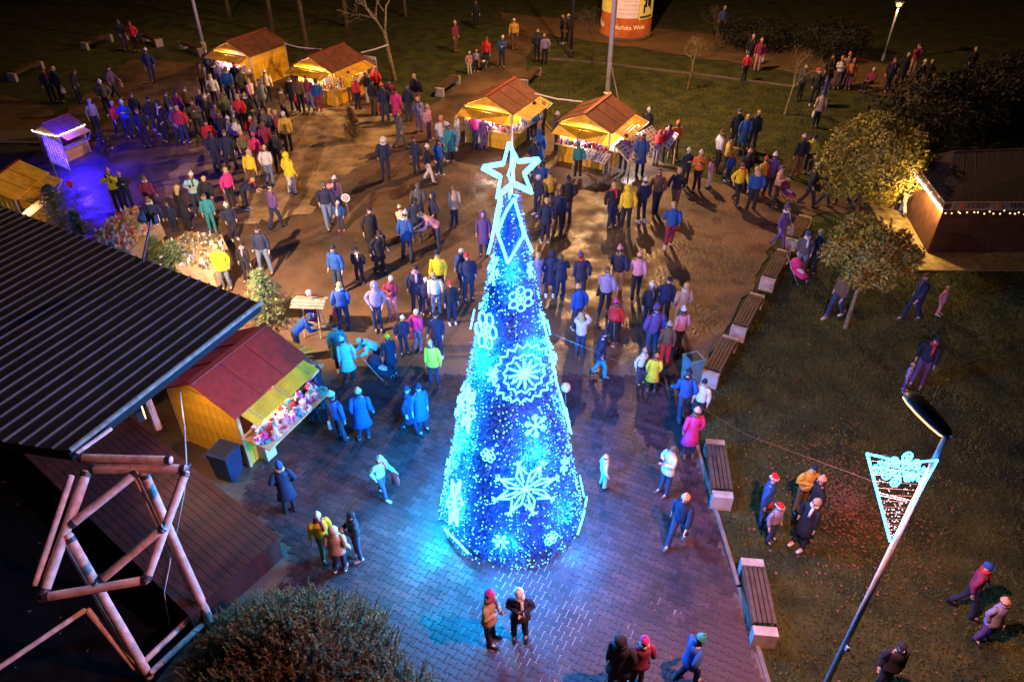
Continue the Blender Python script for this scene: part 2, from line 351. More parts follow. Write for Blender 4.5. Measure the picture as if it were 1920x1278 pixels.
# risers: thin vertical battens along the two open sides
for (a, e, nn) in ((dk[0], dk[0] - dxs * 2.1, 1), (dk[0], dk[0] + ax * 4.6, 1)):
    d = e - a; L = d.length; th = math.atan2(d.y, d.x)
    for i in range(6):
        b = MB().box((0, 0, 0), (L, 0.03, 0.085)); obj('riser_board', b.mesh('riser_board', 'deck'), stage, sp((a.x + d.x / 2, a.y + d.y / 2, 0.05 + i * 0.095)) + Vector((0, 0, 0)), th)
zr = 3.6
rA, rB, rC, rD = at(487, 568, zr), at(-220, 303, zr), at(-260, 790, zr), at(128, 846, zr)
b = MB(); pts = [sp(p) for p in (rA, rB, rC, rD)]
b.add([p for p in pts] + [p - Vector((0, 0, 0.22)) for p in pts], [(0, 1, 2, 3), (7, 6, 5, 4), (0, 4, 5, 1), (1, 5, 6, 2), (2, 6, 7, 3), (3, 7, 4, 0)]); b.build('roof', 'roof_dark', stage)
rd = (rD - rA).normalized(); eb = (rB - rA); Le = eb.length; ebn = eb.normalized()
nr = int(Le / 0.31)
for i in range(1, nr):
    a = rA + ebn * (i * 0.31); 
    # rib ends on the C-D edge
    p, q = rD, rC; d2 = q - p; den = rd.x * d2.y - rd.y * d2.x; t = ((p.x - a.x) * d2.y - (p.y - a.y) * d2.x) / den
    e = a + rd * t
    b = MB(); dd = e - a; prof = [(-.028, 0), (-.013, .04), (.013, .04), (.028, 0)]; px_ = Vector((-rd.y, rd.x, 0))
    vs = [sp(a) + px_ * u + Vector((0, 0, v + .001)) for u, v in prof] + [sp(e) + px_ * u + Vector((0, 0, v + .001)) for u, v in prof]
    b.add(vs, [(0, 1, 5, 4), (1, 2, 6, 5), (2, 3, 7, 6), (0, 3, 2, 1), (4, 5, 6, 7)]); b.build('rib', 'roof_rib', stage)
b = MB(); b.tube(sp(rA + Vector((.03, 0, .02))), sp(rD + Vector((.03, 0, .02))), 0.05); b.build('edge_trim', 'board_grey', stage)
b = MB(); b.box(sp((-12.5, 8.0, 1.9)), (0.15, 12, 3.2)); b.build('wall', 'roof_dark', stage)
for (x, y) in ((-8.3, 12.9), (-12.2, 15.0)):
    MB().tube(sp((x, y, 0.6)), sp((x, y, zr - .2)), 0.09).build('post', 'log', stage)
# flood lights on the rear eave and the right eave
def flood(loc, target, energy, col, label, spot=True, vis=True):
    t = empty('flood_light', loc, 0, label, 'flood light')
    d = (Vector(target) - Vector(loc)); h = math.atan2(d.y, d.x) - math.pi / 2
    t.rotation_euler = (0, 0, h)
    MB().box((0, 0, 0), (0.30, 0.12, 0.22)).build('housing', 'dark_metal', t)
    MB().box((0, 0.07, -0.01), (0.26, 0.02, 0.18)).build('glass', 'warm_bulb', t)
    MB().box((0, -0.02, 0.15), (0.04, 0.04, 0.12)).build('bracket', 'dark_metal', t)
    if energy > 1000: MB().loft([(0, -.04, 0), (0, -.1, -.12), (0, -.62, -.92)], [.03] * 3, 8).build('mast', 'dark_metal', t)
    lo = Vector(loc) + d.normalized() * 0.14
    L = light('flood_lamp', 'SPOT', lo, energy, col, 0.06, spot_size=R(128), spot_blend=0.7); aim(L, target)
fp = rA + ebn * 3.6 + Vector((0.15, 0.5, 0.9))
flood(fp, (-3.5, 25, 0), E_FLOOD, (1.0, 0.62, 0.34), 'flood light on the rear eave of the stage roof, shining over the plaza')
flood(at(262, 773, 2.6), (-6.4, 11.9, 0.6), 160, (1.0, 0.6, 0.35), 'small pink-lit flood light hanging under the right stage eave', True)
# log frame: nodes read as real points of one leaning timber truss
lg = empty('log_frame', at(330, 1100), 0, 'big leaning truss of peeled logs in front of the stage', 'log truss'); L0 = Vector(lg.location)
logs = [((168, 879, 3.3), (350, 879, 3.3), .10), ((146, 858, 3.45), (322, 862, 3.45), .085), ((163, 882, 3.3), (80, 1116, 2.3), .10),
    ((258, 884, 3.28), (131, 985, 2.85), .085), ((267, 880, 3.3), (399, 1176, 0.0), .095), ((252, 890, 3.2), (372, 1140, 0.4), .05), ((349, 882, 3.3), (273, 1090, 2.3), .085),
    ((125, 1000, 2.8), (281, 1270, 0.0), .10), ((118, 1010, 2.6), (262, 1262, 0.05), .05), ((80, 1120, 2.3), (277, 1086, 2.3), .085), ((308, 987, 2.85), (186, 1090, 2.3), .08),
    ((213, 1040, 2.7), (172, 1076, 2.5), .06), ((281, 1262, .15), (384, 1166, .15), .06), ((272, 1238, .3), (364, 1150, .3), .055), ((163, 1142, 1.4), (254, 1253, .2), .06),
    ((161, 1142, 1.4), (-60, 1290, 1.4), .045), ((134, 890, 3.4), (64, 1098, 2.4), .06), ((142, 850, 3.5), (209, 803, 3.5), .035), ((322, 864, 3.4), (296, 960, 3.0), .05), ((200, 880, 3.35), (140, 950, 3.0), .045)]
for a, e, r_ in logs:
    if (a[0], a[1]) in ((213, 1040), (200, 880), (322, 864)): continue
    r_ = .012 + r_ * .72
    A_, B_ = at(*a) - L0, at(*e) - L0
    mid = [A_.lerp(B_, t) for t in (0, .02, .25, .5, .75, .98, 1)]
    if r_ > .068:
        for t_ in (.035, .965): q_ = A_.lerp(B_, t_); d_ = (B_ - A_).normalized() * .04; MB().loft([q_ - d_, q_ + d_], [r_ * 1.08] * 2, 12).build('steel_band', 'dark_metal', lg)
    MB().loft(mid, [r_ * .85, r_, r_ * 1.03, r_ * .98, r_ * 1.02, r_, r_ * .85], 12, noise=.02).build('log', 'log', lg, smooth=True)
for p in ((168, 879, 3.3), (350, 879, 3.3), (307, 987, 2.85), (182, 1088, 2.35), (80, 1116, 2.3)):
    P_ = at(*p) - L0; MB().tube(P_ + Vector((0, -.12, 0)), P_ + Vector((0, .12, 0)), .035).build('bolt', 'dark_metal', lg)
def cable(pxs, r_, label, name='cable', m='cable', sag=0.0):
    P = [Vector(at(*p)) for p in pxs]; Q = []
    for i in range(len(P) - 1):
        for k_ in range(8):
            t = k_ / 8; q = P[i].lerp(P[i + 1], t); q.z -= sag * 4 * t * (1 - t); Q.append(q)
    Q.append(P[-1]); MB().loft(Q, [r_] * len(Q), 5).build(name, m, label=label, cat='cable')
cable([(338, 735, 2.0), (346, 800, 2.4), (350, 878, 3.4), (345, 925, 2.6), (330, 1003, 0.64)], .012, 'thin white cable hanging from the hut past the log truss')
cable([(326, 1000, 0.7), (318, 1060, .64), (308, 1110, .64), (318, 1170, .1)], .008, 'dark thin cable hanging down behind the log truss to the ground', m='log')
# ---------------- market stalls ----------------
ZE = 1.68
def stall(origin, ang, w_, l_, label, flaps, closed=('left',), goods=True, ze=ZE, red=True, ridge=0.55, cdep=.55, coff=.12, rm='roof_brown'):
    """origin = front-left ground corner, x along the gable front, y back along the ridge"""
    t = empty('market_stall', (origin[0], origin[1], -0.02), ang, label, 'market stall', 'wooden market stalls round the plaza')
    cn = {'front': ((0, 0), (w_, 0)), 'right': ((w_, 0), (w_, l_)), 'back': ((w_, l_), (0, l_)), 'left': ((0, l_), (0, 0))}
    # lower walls / full walls of vertical boards
    for side, (a, e) in cn.items():
        a, e = Vector((a[0], a[1], 0)), Vector((e[0], e[1], 0)); d = e - a; L = d.length; d.normalize(); nrm = Vector((d.y, -d.x, 0))
        h = 0.85 if side in flaps else ze - 0.04
        nb = max(6, int(L / 0.19)); wb = L / nb
        me = MB().box((0, 0, 0), (wb - .012, .03, h)).mesh('wall_board', 'yellow_board')
        for i in range(nb):
            p = a + d * (wb * (i + .5)) - nrm * 0.02
            obj('wall_board', me, t, (p.x, p.y, h / 2 + .02), math.atan2(d.y, d.x))
        if side in flaps:
            c_ = (a + e) / 2 + nrm * coff
            MB().box((c_.x, c_.y, 0.89), (L - .02, cdep, 0.04), math.atan2(d.y, d.x)).build('counter', 'wood_trim', t)
    for (x, y) in ((.03, .03), (w_ - .03, .03), (w_ - .03, l_ - .03), (.03, l_ - .03)):
        MB().box((x, y, ze / 2), (.08, .08, ze)).build('corner_post', 'wood_trim', t)
    MB().box((w_ / 2, l_ / 2, .03), (w_ - .1, l_ - .1, .05)).build('floor', 'deck', t)
    # roof slabs
    ov = 0.12; zr_ = ze + ridge; xm = w_ / 2
    for s_ in (-1, 1):
        xe = xm + s_ * (xm + ov); zz = ze - 0.03
        a = [(xm, -ov, zr_), (xe, -ov, zz), (xe, l_ + ov, zz), (xm, l_ + ov, zr_)]
        if s_ < 0: a = a[::-1]
        up = [(p[0], p[1], p[2] + .04) for p in a]
        MB().add(a + up, [(3, 2, 1, 0), (4, 5, 6, 7), (0, 1, 5, 4), (1, 2, 6, 5), (2, 3, 7, 6), (3, 0, 4, 7)]).build('roof_slope', rm, t)
    for s_ in (-1, 1):
        for f_ in (.33, .68):
            y_ = l_ * f_; xe = xm + s_ * (xm + ov); MB().loft([(xm, y_, zr_ + .042), (xe, y_, ze + .012)], [(.006, .022)] * 2, 6, ref=(0, 1, 0)).build('roof_seam', rm, t)
    MB().box((xm, l_ / 2, zr_ + .045), (.16, l_ + 2 * ov + .02, .03)).build('ridge_cap', 'ridge_red', t)
    for y, nm in ((0.0, 'front'), (l_, 'back')):                       # gable boards
        k = 7
        for i in range(k):
            z0 = ze - .02 + i * ridge / k; z1 = z0 + ridge / k - .008; h0 = xm * (1 - i / k); h1 = xm * (1 - (i + 1) / k)
            vs = [(xm - h0, y - .015, z0), (xm + h0, y - .015, z0), (xm + h1, y - .015, z1), (xm - h1, y - .015, z1)]
            vs += [(v[0], y + .015, v[2]) for v in vs]
            MB().add(vs, [(0, 1, 2, 3), (7, 6, 5, 4), (0, 4, 5, 1), (1, 5, 6, 2), (2, 6, 7, 3), (3, 7, 4, 0)]).build('gable_board', 'yellow_board', t)
    for side in flaps:                                                 # raised hatch boards, sloping down and out
        a, e = [Vector((q[0], q[1], ze - .03)) for q in cn[side]]; d = (e - a); L = d.length; d.normalize(); nrm = Vector((d.y, -d.x, 0))
        reach, drop = (0.62, 0.20) if ze == ZE else (0.44, 0.14); nb = 5; sl = (nrm * reach + Vector((0, 0, -drop)))
        for i in range(nb):
            p0 = a + d * .04 + nrm * .13 + sl * (i / nb + .01); p1 = a + d * .04 + nrm * .13 + sl * ((i + 1) / nb - .015); q = d * (L - .08); th = Vector((0, 0, .022))
            vs = [p0, p0 + q, p1 + q, p1]; vs += [v + th for v in vs]
            MB().add(vs, [(3, 2, 1, 0), (4, 5, 6, 7), (0, 1, 5, 4), (1, 2, 6, 5), (2, 3, 7, 6), (3, 0, 4, 7)]).build('hatch_board', 'yellow_board', t)
        for f_ in (.12, .5, .88):
            p = a + d * (L * f_) + nrm * .13 + Vector((0, 0, .03)); MB().loft([p, p + sl * .95 + Vector((0, 0, 0.0))], [.018, .018], 5).build('hatch_batten', 'wood_trim', t)
        p = a + d * (L - .05) + nrm * .13 + sl; MB().tube(p, (p.x - nrm.x * .5, p.y - nrm.y * .5, .9), .015, 5).build('prop', 'white_metal', t)
    return t
def lamp_in(t, x, y, z, energy, col, size=.06):
    MB().ball((x, y, z), (.05, .05, .07)).build('lamp', 'warm_bulb', t)
    L = light('stall_lamp', 'POINT', (0, 0, 0), energy, col, size); L.location = t.matrix_basis @ Vector((x, y, z - .16)); return L
def local(t, p): return t.matrix_basis @ Vector(p)
def corner(px, py, z=ZE):
    return at(px, py, z)
def front_left(fr, ang, w_): return (fr.x - math.cos(ang) * w_, fr.y - math.sin(ang) * w_)
WARM = (1.0, 0.62, 0.28)
c3 = corner(960, 212); a3 = R(-27); s3 = stall(front_left(c3, a3, 2.3), a3, 2.3, 2.5, 'market stall with orange-red roof directly behind the star of the light tree', ('front', 'right'))
c4 = corner(1145, 247); a4 = R(-29); s4 = stall(front_left(c4, a4, 2.25), a4, 2.25, 2.4, 'market stall with half dark roof at the foot of the tall white pole', ('front', 'right'))
c1 = corner(468, 105); a1 = R(-28); s1 = stall(front_left(c1, a1, 2.5), a1, 2.5, 2.6, 'farthest left back stall with a closed yellow side wall', ('front',))
c2 = corner(622, 135); a2 = R(-29); s2 = stall(front_left(c2, a2, 2.4), a2, 2.4, 2.4, 'brightly lit back stall beside the tree with the yellow trunk', ('front', 'right'))
c0 = corner(440, 775); a0 = R(-26); s0 = stall(front_left(c0, a0, 2.05), a0, 2.05, 2.25, 'near hut with dark red roof beside the stage, yellow hatch open', ('right', 'back'), ze=1.685, cdep=.85, coff=.36, rm='roof_red')
c5 = at(108, 252, 1.2); a5 = R(-24); s5 = stall(front_left(c5, a5, 2.2 * .6), a5, 2.2, 2.0, 'small red roofed stall at the left edge hung with blue white lights', ('right',))
c6 = at(80, 330, 1.5); s6 = stall((c6.x - 1.9, c6.y - 1.6), R(-2), 2.2, 2.6, 'yellow stall cut by the left picture edge above the stage roof', ('right',))
s5.scale = (.6, .6, .7); s6.scale = (.78, .78, .85); bpy.context.view_layer.update()
s6_roof = [c_ for c_ in s6.children if c_.name.startswith('roof_slope')]
for q in s6_roof: q.data.materials[0] = M['yellow_board']
for t, e, z in ((s3, 60, 1.45), (s4, 60, 1.45), (s2, 150, 1.45), (s1, 60, 1.45)):
    lamp_in(t, 1.15, .5, z + .1, e * 3, (1, .78, .55) if t is not s2 else (1, .72, .34))
for t, e, c_ in ((s3, 90, (1, .8, .75)), (s4, 90, (1, .8, .75)), (s2, 160, (1, .75, .35)), (s1, 90, (.9, .65, 1))):
    light('stall_lamp', 'POINT', local(t, (1.2, -.32, 1.42)), e, c_, .06)
for t, e in ((s3, 60), (s4, 90), (s2, 150)):
    lamp_in(t, 1.7, 1.6, 1.5, e * 3, (1, .8, .62) if t is not s2 else (1, .7, .3))
lamp_in(s0, 2.15, 1.1, 1.62, 60, (1, .7, .5)); lamp_in(s6, 2.0, .6, 1.5, 40, (1, .75, .6))
L = light('stall_lamp', 'POINT', at(1196, 244, 1.35), 220, (1, .85, .8), .06)
MB().ball(at(1196, 238, 1.45), .09).build('bulb_lamp', 'white_bulb', label='bare white bulb hanging at the right corner of the stall by the pole', cat='lamp')
# LED strings on the small blue-lit stall
def bulbs_along(pts, n, r_, m_, parent=None, name='string_lights', sag=0.05, jit=.02):
    b = MB(); P = [Vector(p) for p in pts]
    seg = [(P[i + 1] - P[i]).length for i in range(len(P) - 1)]; T = sum(seg)
    for i in range(n):
        s_ = T * (i + .5) / n; k = 0
        while k < len(seg) - 1 and s_ > seg[k]: s_ -= seg[k]; k += 1
        q = P[k].lerp(P[k + 1], s_ / seg[k]); b.ball(q + Vector((random.uniform(-jit, jit), random.uniform(-jit, jit), random.uniform(-jit, jit) - abs(sag) * random.random())), r_, 6, 4)
    return b.build(name, m_, parent, kind='stuff')
m5 = s5.matrix_basis.inverted()
bulbs_along([(-.14, -.17, ZE + .05), (1.1, -.17, ZE + .0), (2.36, -.17, ZE + .05), (2.38, 2.14, ZE + .05)], 90, .04, 'white_bulb', s5)
for p in ((112, 262, 1.4), (125, 245, 1.4), (135, 300, .8)):
    light('led_lamp', 'POINT', at(*p), 450, (.015, .005, 1.0), .1)
# hanging white banner/fabric column between the two left stalls
def cloth_goods(poly_px, z, n, cols, label, name='goods', cat='goods', s0_=(.05, .14), hgt=(.03, .16)):
    b = MB(); P = [at(x, y, z) for x, y in poly_px]; ms = ['f_' + c_ for c_ in cols]; k = 0
    xs = [p.x for p in P]; ys = [p.y for p in P]
    while k < n:
        x, y = random.uniform(min(xs), max(xs)), random.uniform(min(ys), max(ys))
        if not inside(x, y, P): continue
        k += 1; s_ = random.uniform(*s0_); h = random.uniform(*hgt); mi = random.randrange(len(ms)); kind = random.random()
        if kind < .45: b.box((x, y, z + h / 2), (s_, s_ * random.uniform(.5, 1), h), random.uniform(0, 3), mi)
        elif kind < .8: b.ball((x, y, z + h * .5), (s_ * .5, s_ * .45, h * .55), 7, 4, mi)
        else: b.loft([(x, y, z), (x, y, z + h), (x, y, z + h * 1.5)], [s_ * .4, s_ * .3, .01], 6, True, mi)
    return b.build(name, ms, label=label, cat=cat, kind='stuff')
def table(px_poly, h, label, cloth='f_be', rz=None):
    P = [at(x, y, h) for x, y in px_poly]; c_ = sum(P, Vector()) / len(P)
    t = empty('table', (c_.x, c_.y, 0), 0, label, 'table')
    top = [p - Vector((c_.x, c_.y, 0)) for p in P]; k = len(top)
    b = MB().add([(p.x, p.y, h) for p in top] + [(p.x * 1.01, p.y * 1.01, h - .04) for p in top], [tuple(range(k))] + [(i, k + i, k + (i + 1) % k, (i + 1) % k) for i in range(k)]); b.build('tabletop', 'wood_trim', t)
    # cloth: wavy skirt
    vs = []; fs = []; nn = 0
    per = []
    for i in range(k):
        a, e = top[i], top[(i + 1) % k]
        for j in range(10): per.append(a.lerp(e, j / 10))
    for r_, z_ in ((1.015, h + .008), (1.03, h - .1), (1.06, h - .45)):
        for j, p in enumerate(per):
            q = r_ + (.02 * math.sin(j * 1.7) if z_ < h - .05 else 0); vs.append((p.x * q, p.y * q, z_))
    L_ = len(per); fs = [(a_ * L_ + j, a_ * L_ + (j + 1) % L_, (a_ + 1) * L_ + (j + 1) % L_, (a_ + 1) * L_ + j) for a_ in (0, 1) for j in range(L_)] + [tuple(range(L_))]
    MB().add(vs, fs).build('tablecloth', cloth, t, smooth=False)
    for p in top: MB().box((p.x * .92, p.y * .92, h / 2), (.04, .04, h)).build('leg', 'wood_trim', t)
    return t
table([(175, 440), (235, 390), (292, 392), (300, 420), (245, 470), (190, 462)], .75, 'long table of sweets and gifts left of the small firs, behind stage roof')
cloth_goods([(175, 438), (235, 390), (290, 392), (298, 420), (245, 468), (190, 460)], .76, 300, ['wh', 'wh', 'pe', 'be', 'pk', 'wh', 'lv', 'rd', 'gd'], 'colourful small gifts and sweets laid out on the long left table')
table([(320, 455), (350, 435), (415, 440), (428, 470), (400, 515), (330, 500)], .75, 'table with white wreaths and decorations next to the yellow-coated woman')
cloth_goods([(322, 455), (350, 436), (413, 441), (426, 470), (400, 512), (330, 498)], .76, 170, ['wh', 'wh', 'lv', 'ol', 'ol', 'gy'], 'white wreaths and ornaments heaped on the table by the small fir')
# goods on the stall counters, each item a thing of its own on the near hut
def counter_pts(t, w_, l_, side, n):
    if t is s0 and side == 'right':
        for i in range(n): yield (w_ + random.uniform(.12, .72), l_ * (.04 + .92 * (i + .5) / n), .91)
        return
    for i in range(n):
        f_ = (i + .5) / n
        yield {'front': (w_ * (.04 + .92 * f_), -.12 + random.uniform(-.17, .14), .91), 'right': (w_ + .12 + random.uniform(-.14, .17), l_ * (.04 + .92 * f_), .91), 'back': (w_ * (.04 + .92 * f_), l_ + .12 + random.uniform(-.14, .17), .91)}[side]
def item_mesh(kind, col):
    b = MB(); m_ = 'f_' + col
    if kind == 'gift_box':
        b.box((0, 0, .06), (.16, .12, .12)); b.box((0, 0, .062), (.165, .03, .125), 0, 1); b.box((0, 0, .063), (.03, .125, .127), 0, 1)
        return b.mesh(kind, [m_, 'f_wh'])
    if kind == 'plush_toy':
        b.ball((0, 0, .07), (.06, .05, .07)); b.ball((0, -.01, .16), (.045, .045, .045)); b.ball((-.04, 0, .20), .018, 6, 4); b.ball((.04, 0, .20), .018, 6, 4)
        for s_ in (-1, 1): b.loft([(s_ * .04, 0, .1), (s_ * .09, -.04, .06)], [.02, .02], 6); b.loft([(s_ * .03, -.02, .03), (s_ * .05, -.1, .02)], [.025, .022], 6)
        return b.mesh(kind, m_, True)
    if kind == 'wreath':
        P = [(math.cos(a) * .09, math.sin(a) * .09, .03 + .012 * (i % 2)) for i, a in enumerate(np.linspace(0, 2 * math.pi, 17))]
        b.loft(P, [.03] * 17, 7, noise=.25); return b.mesh(kind, m_)
    if kind == 'jar':
        b.loft([(0, 0, 0), (0, 0, .09), (0, 0, .11), (0, 0, .112), (0, 0, .14)], [.045, .045, .035, .04, .04], 10); return b.mesh(kind, m_)
    b.loft([(0, 0, 0), (0, 0, .10), (0, 0, .2)], [.07, .045, .005], 9); b.ball((0, 0, .2), .02, 6, 4, 1); return b.mesh('felt_gnome', [m_, 'f_wh'])
WHERE = {'near': 'on the open counter of the near hut', 'back': 'on the rear counter of the near hut'}
def seg5(p, L_, side):
    return ['nearest end', 'second fifth', 'middle', 'fourth fifth', 'farthest end'][min(4, int((p[1] if side == 'right' else p[0]) / L_ * 5))]
def put_items(t, w_, l_, side, n, cols, wkey):
    kinds = ['gift_box', 'plush_toy', 'wreath', 'jar', 'felt_gnome']; cache = {}
    for p in counter_pts(t, w_, l_, side, n):
        k = random.choice(kinds); c_ = random.choice(cols)
        if (k, c_) not in cache: cache[(k, c_)] = item_mesh(k, c_)
        nm = FAB[c_][1]; o = obj(k, cache[(k, c_)], None, local(t, p), random.uniform(0, 6), f'small {nm} {k.replace("_", " ")}, {seg5(p, l_ if side == "right" else w_, side)} {WHERE[wkey]}', k.replace('_', ' '), f'{nm} {k.replace("_", " ")} goods {WHERE[wkey]}')
        o.scale = (1.25,) * 3
put_items(s0, 2.05, 2.25, 'right', 24, ['rd', 'pk', 'wh', 'lv', 'mg', 'wh', 'pk'], 'near'); put_items(s0, 2.05, 2.25, 'right', 34, ['rd', 'pk', 'wh', 'nv', 'te', 'mg'], 'near')
put_items(s0, 2.05, 2.25, 'back', 18, ['wh', 'wh', 'lv', 'cy'], 'back')
def counter_stuff(t, w_, l_, side, n, cols, label, zr=(.03, .28)):
    b = MB(); ms = ['f_' + c_ for c_ in cols]
    for p in counter_pts(t, w_, l_, side, n):
        s_ = random.uniform(.05, .13); h = random.uniform(*zr); mi = random.randrange(len(ms))
        (b.box((p[0], p[1], p[2] + h / 2), (s_, s_ * .8, h), random.uniform(0, 3), mi) if random.random() < .5 else b.ball((p[0], p[1], p[2] + h / 2), (s_ * .5, s_ * .5, h / 2), 7, 4, mi))
    o = b.build('goods', ms, None, label=label, cat='goods', kind='stuff'); o.matrix_basis = t.matrix_basis.copy()
counter_stuff(s3, 2.3, 2.5, 'front', 80, ['wh', 'wh', 'pk', 'lv', 'rd'], 'white and pink goods on the counter of the stall behind the star')
counter_stuff(s3, 2.3, 2.5, 'right', 50, ['wh', 'bl', 'lv'], 'pale goods on the side counter of the stall behind the star')
counter_stuff(s4, 2.25, 2.4, 'front', 80, ['rd', 'pk', 'wh', 'bu', 'nv', 'pu'], 'red and purple goods on the front counter of the pole stall')
counter_stuff(s2, 2.4, 2.4, 'front', 60, ['yl', 'wh', 'be', 'og'], 'golden goods on the front counter of the brightly lit back stall')
counter_stuff(s2, 2.4, 2.4, 'right', 80, ['yl', 'wh', 'be', 'og', 'wh'], 'golden goods on the side counter of the brightly lit back stall', (.1, .5))
counter_stuff(s1, 2.5, 2.6, 'front', 60, ['pk', 'wh', 'lv'], 'pink-lit goods on the counter of the farthest left stall')
# slanted display racks of cards beside the pole stall
def rack(p0, p1, depth, label, rows=6, n=12, z0=.75, rise=.55):
    a, e = Vector(p0), Vector(p1); d = (e - a); L = d.length; d.normalize(); nrm = Vector((d.y, -d.x, 0)); c_ = (a + e) / 2
    t = empty('display_rack', (c_.x, c_.y, 0), math.atan2(d.y, d.x), label, 'display rack')
    MB().add([(-L / 2, -depth / 2, z0), (L / 2, -depth / 2, z0), (L / 2, depth / 2, z0 + rise), (-L / 2, depth / 2, z0 + rise), (-L / 2, -depth / 2, z0 - .03), (L / 2, -depth / 2, z0 - .03), (L / 2, depth / 2, z0 + rise - .03), (-L / 2, depth / 2, z0 + rise - .03)],
             [(0, 1, 2, 3), (7, 6, 5, 4), (0, 4, 5, 1), (1, 5, 6, 2), (2, 6, 7, 3), (3, 7, 4, 0)]).build('board', 'f_wh', t)
    for sx in (-1, 1):
        for y, h in ((-depth / 2 + .03, z0 - .03), (depth / 2 - .03, z0 + rise - .04)): MB().box((sx * (L / 2 - .04), y, h / 2), (.04, .04, h)).build('leg', 'wood_trim', t)
    sl = math.atan2(rise, depth); cols = ['gy', 'bu', 'nv', 'pk', 'br', 'lv', 'be']; cm = {}
    for i in range(n):
        for j in range(rows):
            x = -L / 2 + L * (i + .5) / n; f_ = (j + .5) / rows; cc_ = random.choice(cols)
            if cc_ not in cm: cm[cc_] = MB().box((0, 0, 0), (L / n * .5, depth / rows * .55, .02)).mesh('card', 'f_' + cc_)
            o = obj('card', cm[cc_], t, (x, -depth / 2 + depth * f_, z0 + rise * f_ + .016)); o.rotation_euler = (sl, 0, random.uniform(-.1, .1))
rack(at(1165, 300, .8), at(1235, 262, .8), .8, 'long slanted white rack of small goods right of the pole stall')
rack(at(1095, 288, .9), at(1140, 300, .9), .5, 'small slanted pink-white tray in front of the pole stall', 5, 8, .85, .2)
rack(at(1240, 262, .8), at(1262, 275, .8), .4, 'short pale rack at the far right end of the stall row', 4, 4)
t = empty('souvenir_display', at(700, 165), R(-25), 'white panel of hanging souvenirs right of the brightly lit stall', 'panel')
MB().box((0, 0, 1.0), (.7, .04, 1.2)).build('board', 'f_wh', t)
for s_ in (-1, 1): MB().box((s_ * .32, 0, .5), (.04, .05, 1.0)).build('leg', 'wood_trim', t)
for i in range(4):
    for j in range(5): MB().ball((-.26 + i * .17, -.04, .55 + j * .22), .05, 7, 4).build('ornament', 'f_' + random.choice(['rd', 'yl', 'cy', 'br', 'gy']), t)
rack(at(118, 322, .8), at(100, 272, .8), .55, 'pale pegged rack of souvenirs between the two left edge stalls', 7, 12, .8, .5)
bx = empty('goods_box', at(499, 852), R(-28), 'white box with blue lid standing on the hut counter end', 'box')
bx.location.z = .0
MB().box((0, 0, .28), (.42, .30, .56)).build('box', 'f_wh', bx); MB().box((-.05, .02, .585), (.44, .32, .05)).build('lid', 'f_bl', bx); MB().box((-.24, 0, .3), (.04, .28, .5)).build('side', 'f_pk', bx)
# ---------------- string cables between the stalls ----------------
cable([(533, 82, 1.9), (560, 89, 1.9), (603, 93, 1.9)], .03, 'white cable sagging from the far left stall to its neighbour')
cable([(677, 99, 1.9), (705, 92, 2.1), (728, 84, 2.3)], .035, 'white cable running up from the bright stall to the yellow trunk')
cable([(1003, 176, 1.9), (1045, 186, 1.9), (1092, 191, 1.9)], .03, 'white cable between the two middle stalls')
cable([(1146, 120, 3.0), (1152, 150, 1.6), (1160, 190, 0.4)], .03, 'pale cable hanging down beside the tall pole')
cable([(1035, 625, 4.9), (1200, 695, 4.95), (1400, 815, 5.0), (1640, 903, 5.2)], .003, 'thin wire from the light tree to the pendant lamp post', m='dark_metal')
# ---------------- kiosk ----------------
kf = at(1741, 472); kb = at(1700, 400); KH = 1.72
kd = (Vector((1, 0.0, 0))); t = empty('kiosk', (kf.x, kf.y, 0), 0, 'dark wooden ice cream kiosk edged with a string of bulbs, right edge', 'kiosk')
W_, D_ = 6.0, 2.9; bk_ = Vector((kb.x - kf.x, kb.y - kf.y, 0)); bdir = bk_.normalized()
nb = 13
for i in range(nb):
    zz = .07 + i * KH / nb
    MB().box((W_ / 2, 0, zz), (W_, .04, KH / nb - .008)).build('wall_plank', 'kiosk_wood', t)
for i in range(14):
    a = bdir * (D_ * (i + .5) / 14); MB().box((a.x - .021, a.y, KH / 2), (.04, D_ / 14 - .008, KH), 0).build('wall_plank', 'kiosk_wood', t)
MB().box((W_ / 2, .15, KH / 2), (W_ - .1, .2, KH - .1)).build('inner_wall', 'kiosk_roof', t)
for p in ((0, 0), (bk_.x, bk_.y)): MB().box((p[0] - .04, p[1] - .02, KH / 2), (.09, .09, KH)).build('corner_post', 'kiosk_wood', t)
e0 = Vector((-.30, -.35, KH + .06)); e1 = Vector((bk_.x - .35, bk_.y + .2, KH + .06)); e2 = Vector((W_ + .5, -.35, KH + .06)); e3 = Vector((W_ + .5, bk_.y + .2, KH + .06))
rg0 = Vector((1.2, 2.6, KH + .75)); rg1 = Vector((W_ + .5, 2.6, KH + .95)); up = Vector((0, 0, .22))
MB().add([e0, e2, e2 + up, e0 + up], [(0, 1, 2, 3)]).build('fascia', 'kiosk_wood', t)
MB().add([e1, e0, e0 + up, e1 + up], [(0, 1, 2, 3)]).build('fascia', 'kiosk_wood', t)
MB().add([e0 + up, e2 + up, rg1, rg0, e1 + up, e3 + up, e0, e2, e3, e1], [(0, 1, 2, 3), (4, 0, 3), (5, 4, 3, 2), (6, 9, 8, 7)]).build('roof', 'kiosk_roof', t)
for k in range(1, 14):
    q0 = e0 + up + (e2 - e0) * (k / 14); q1 = rg0.lerp(rg1, k / 14); MB().tube(q0 + Vector((0, 0, .01)), q1 + Vector((0, 0, .01)), .012, 4).build('roof_batten', 'kiosk_roof', t)
MB().tube(rg0, rg1, .04, 6).build('ridge', 'kiosk_wood', t); MB().tube(e1 + up, rg0, .03, 6).build('ridge', 'kiosk_wood', t)
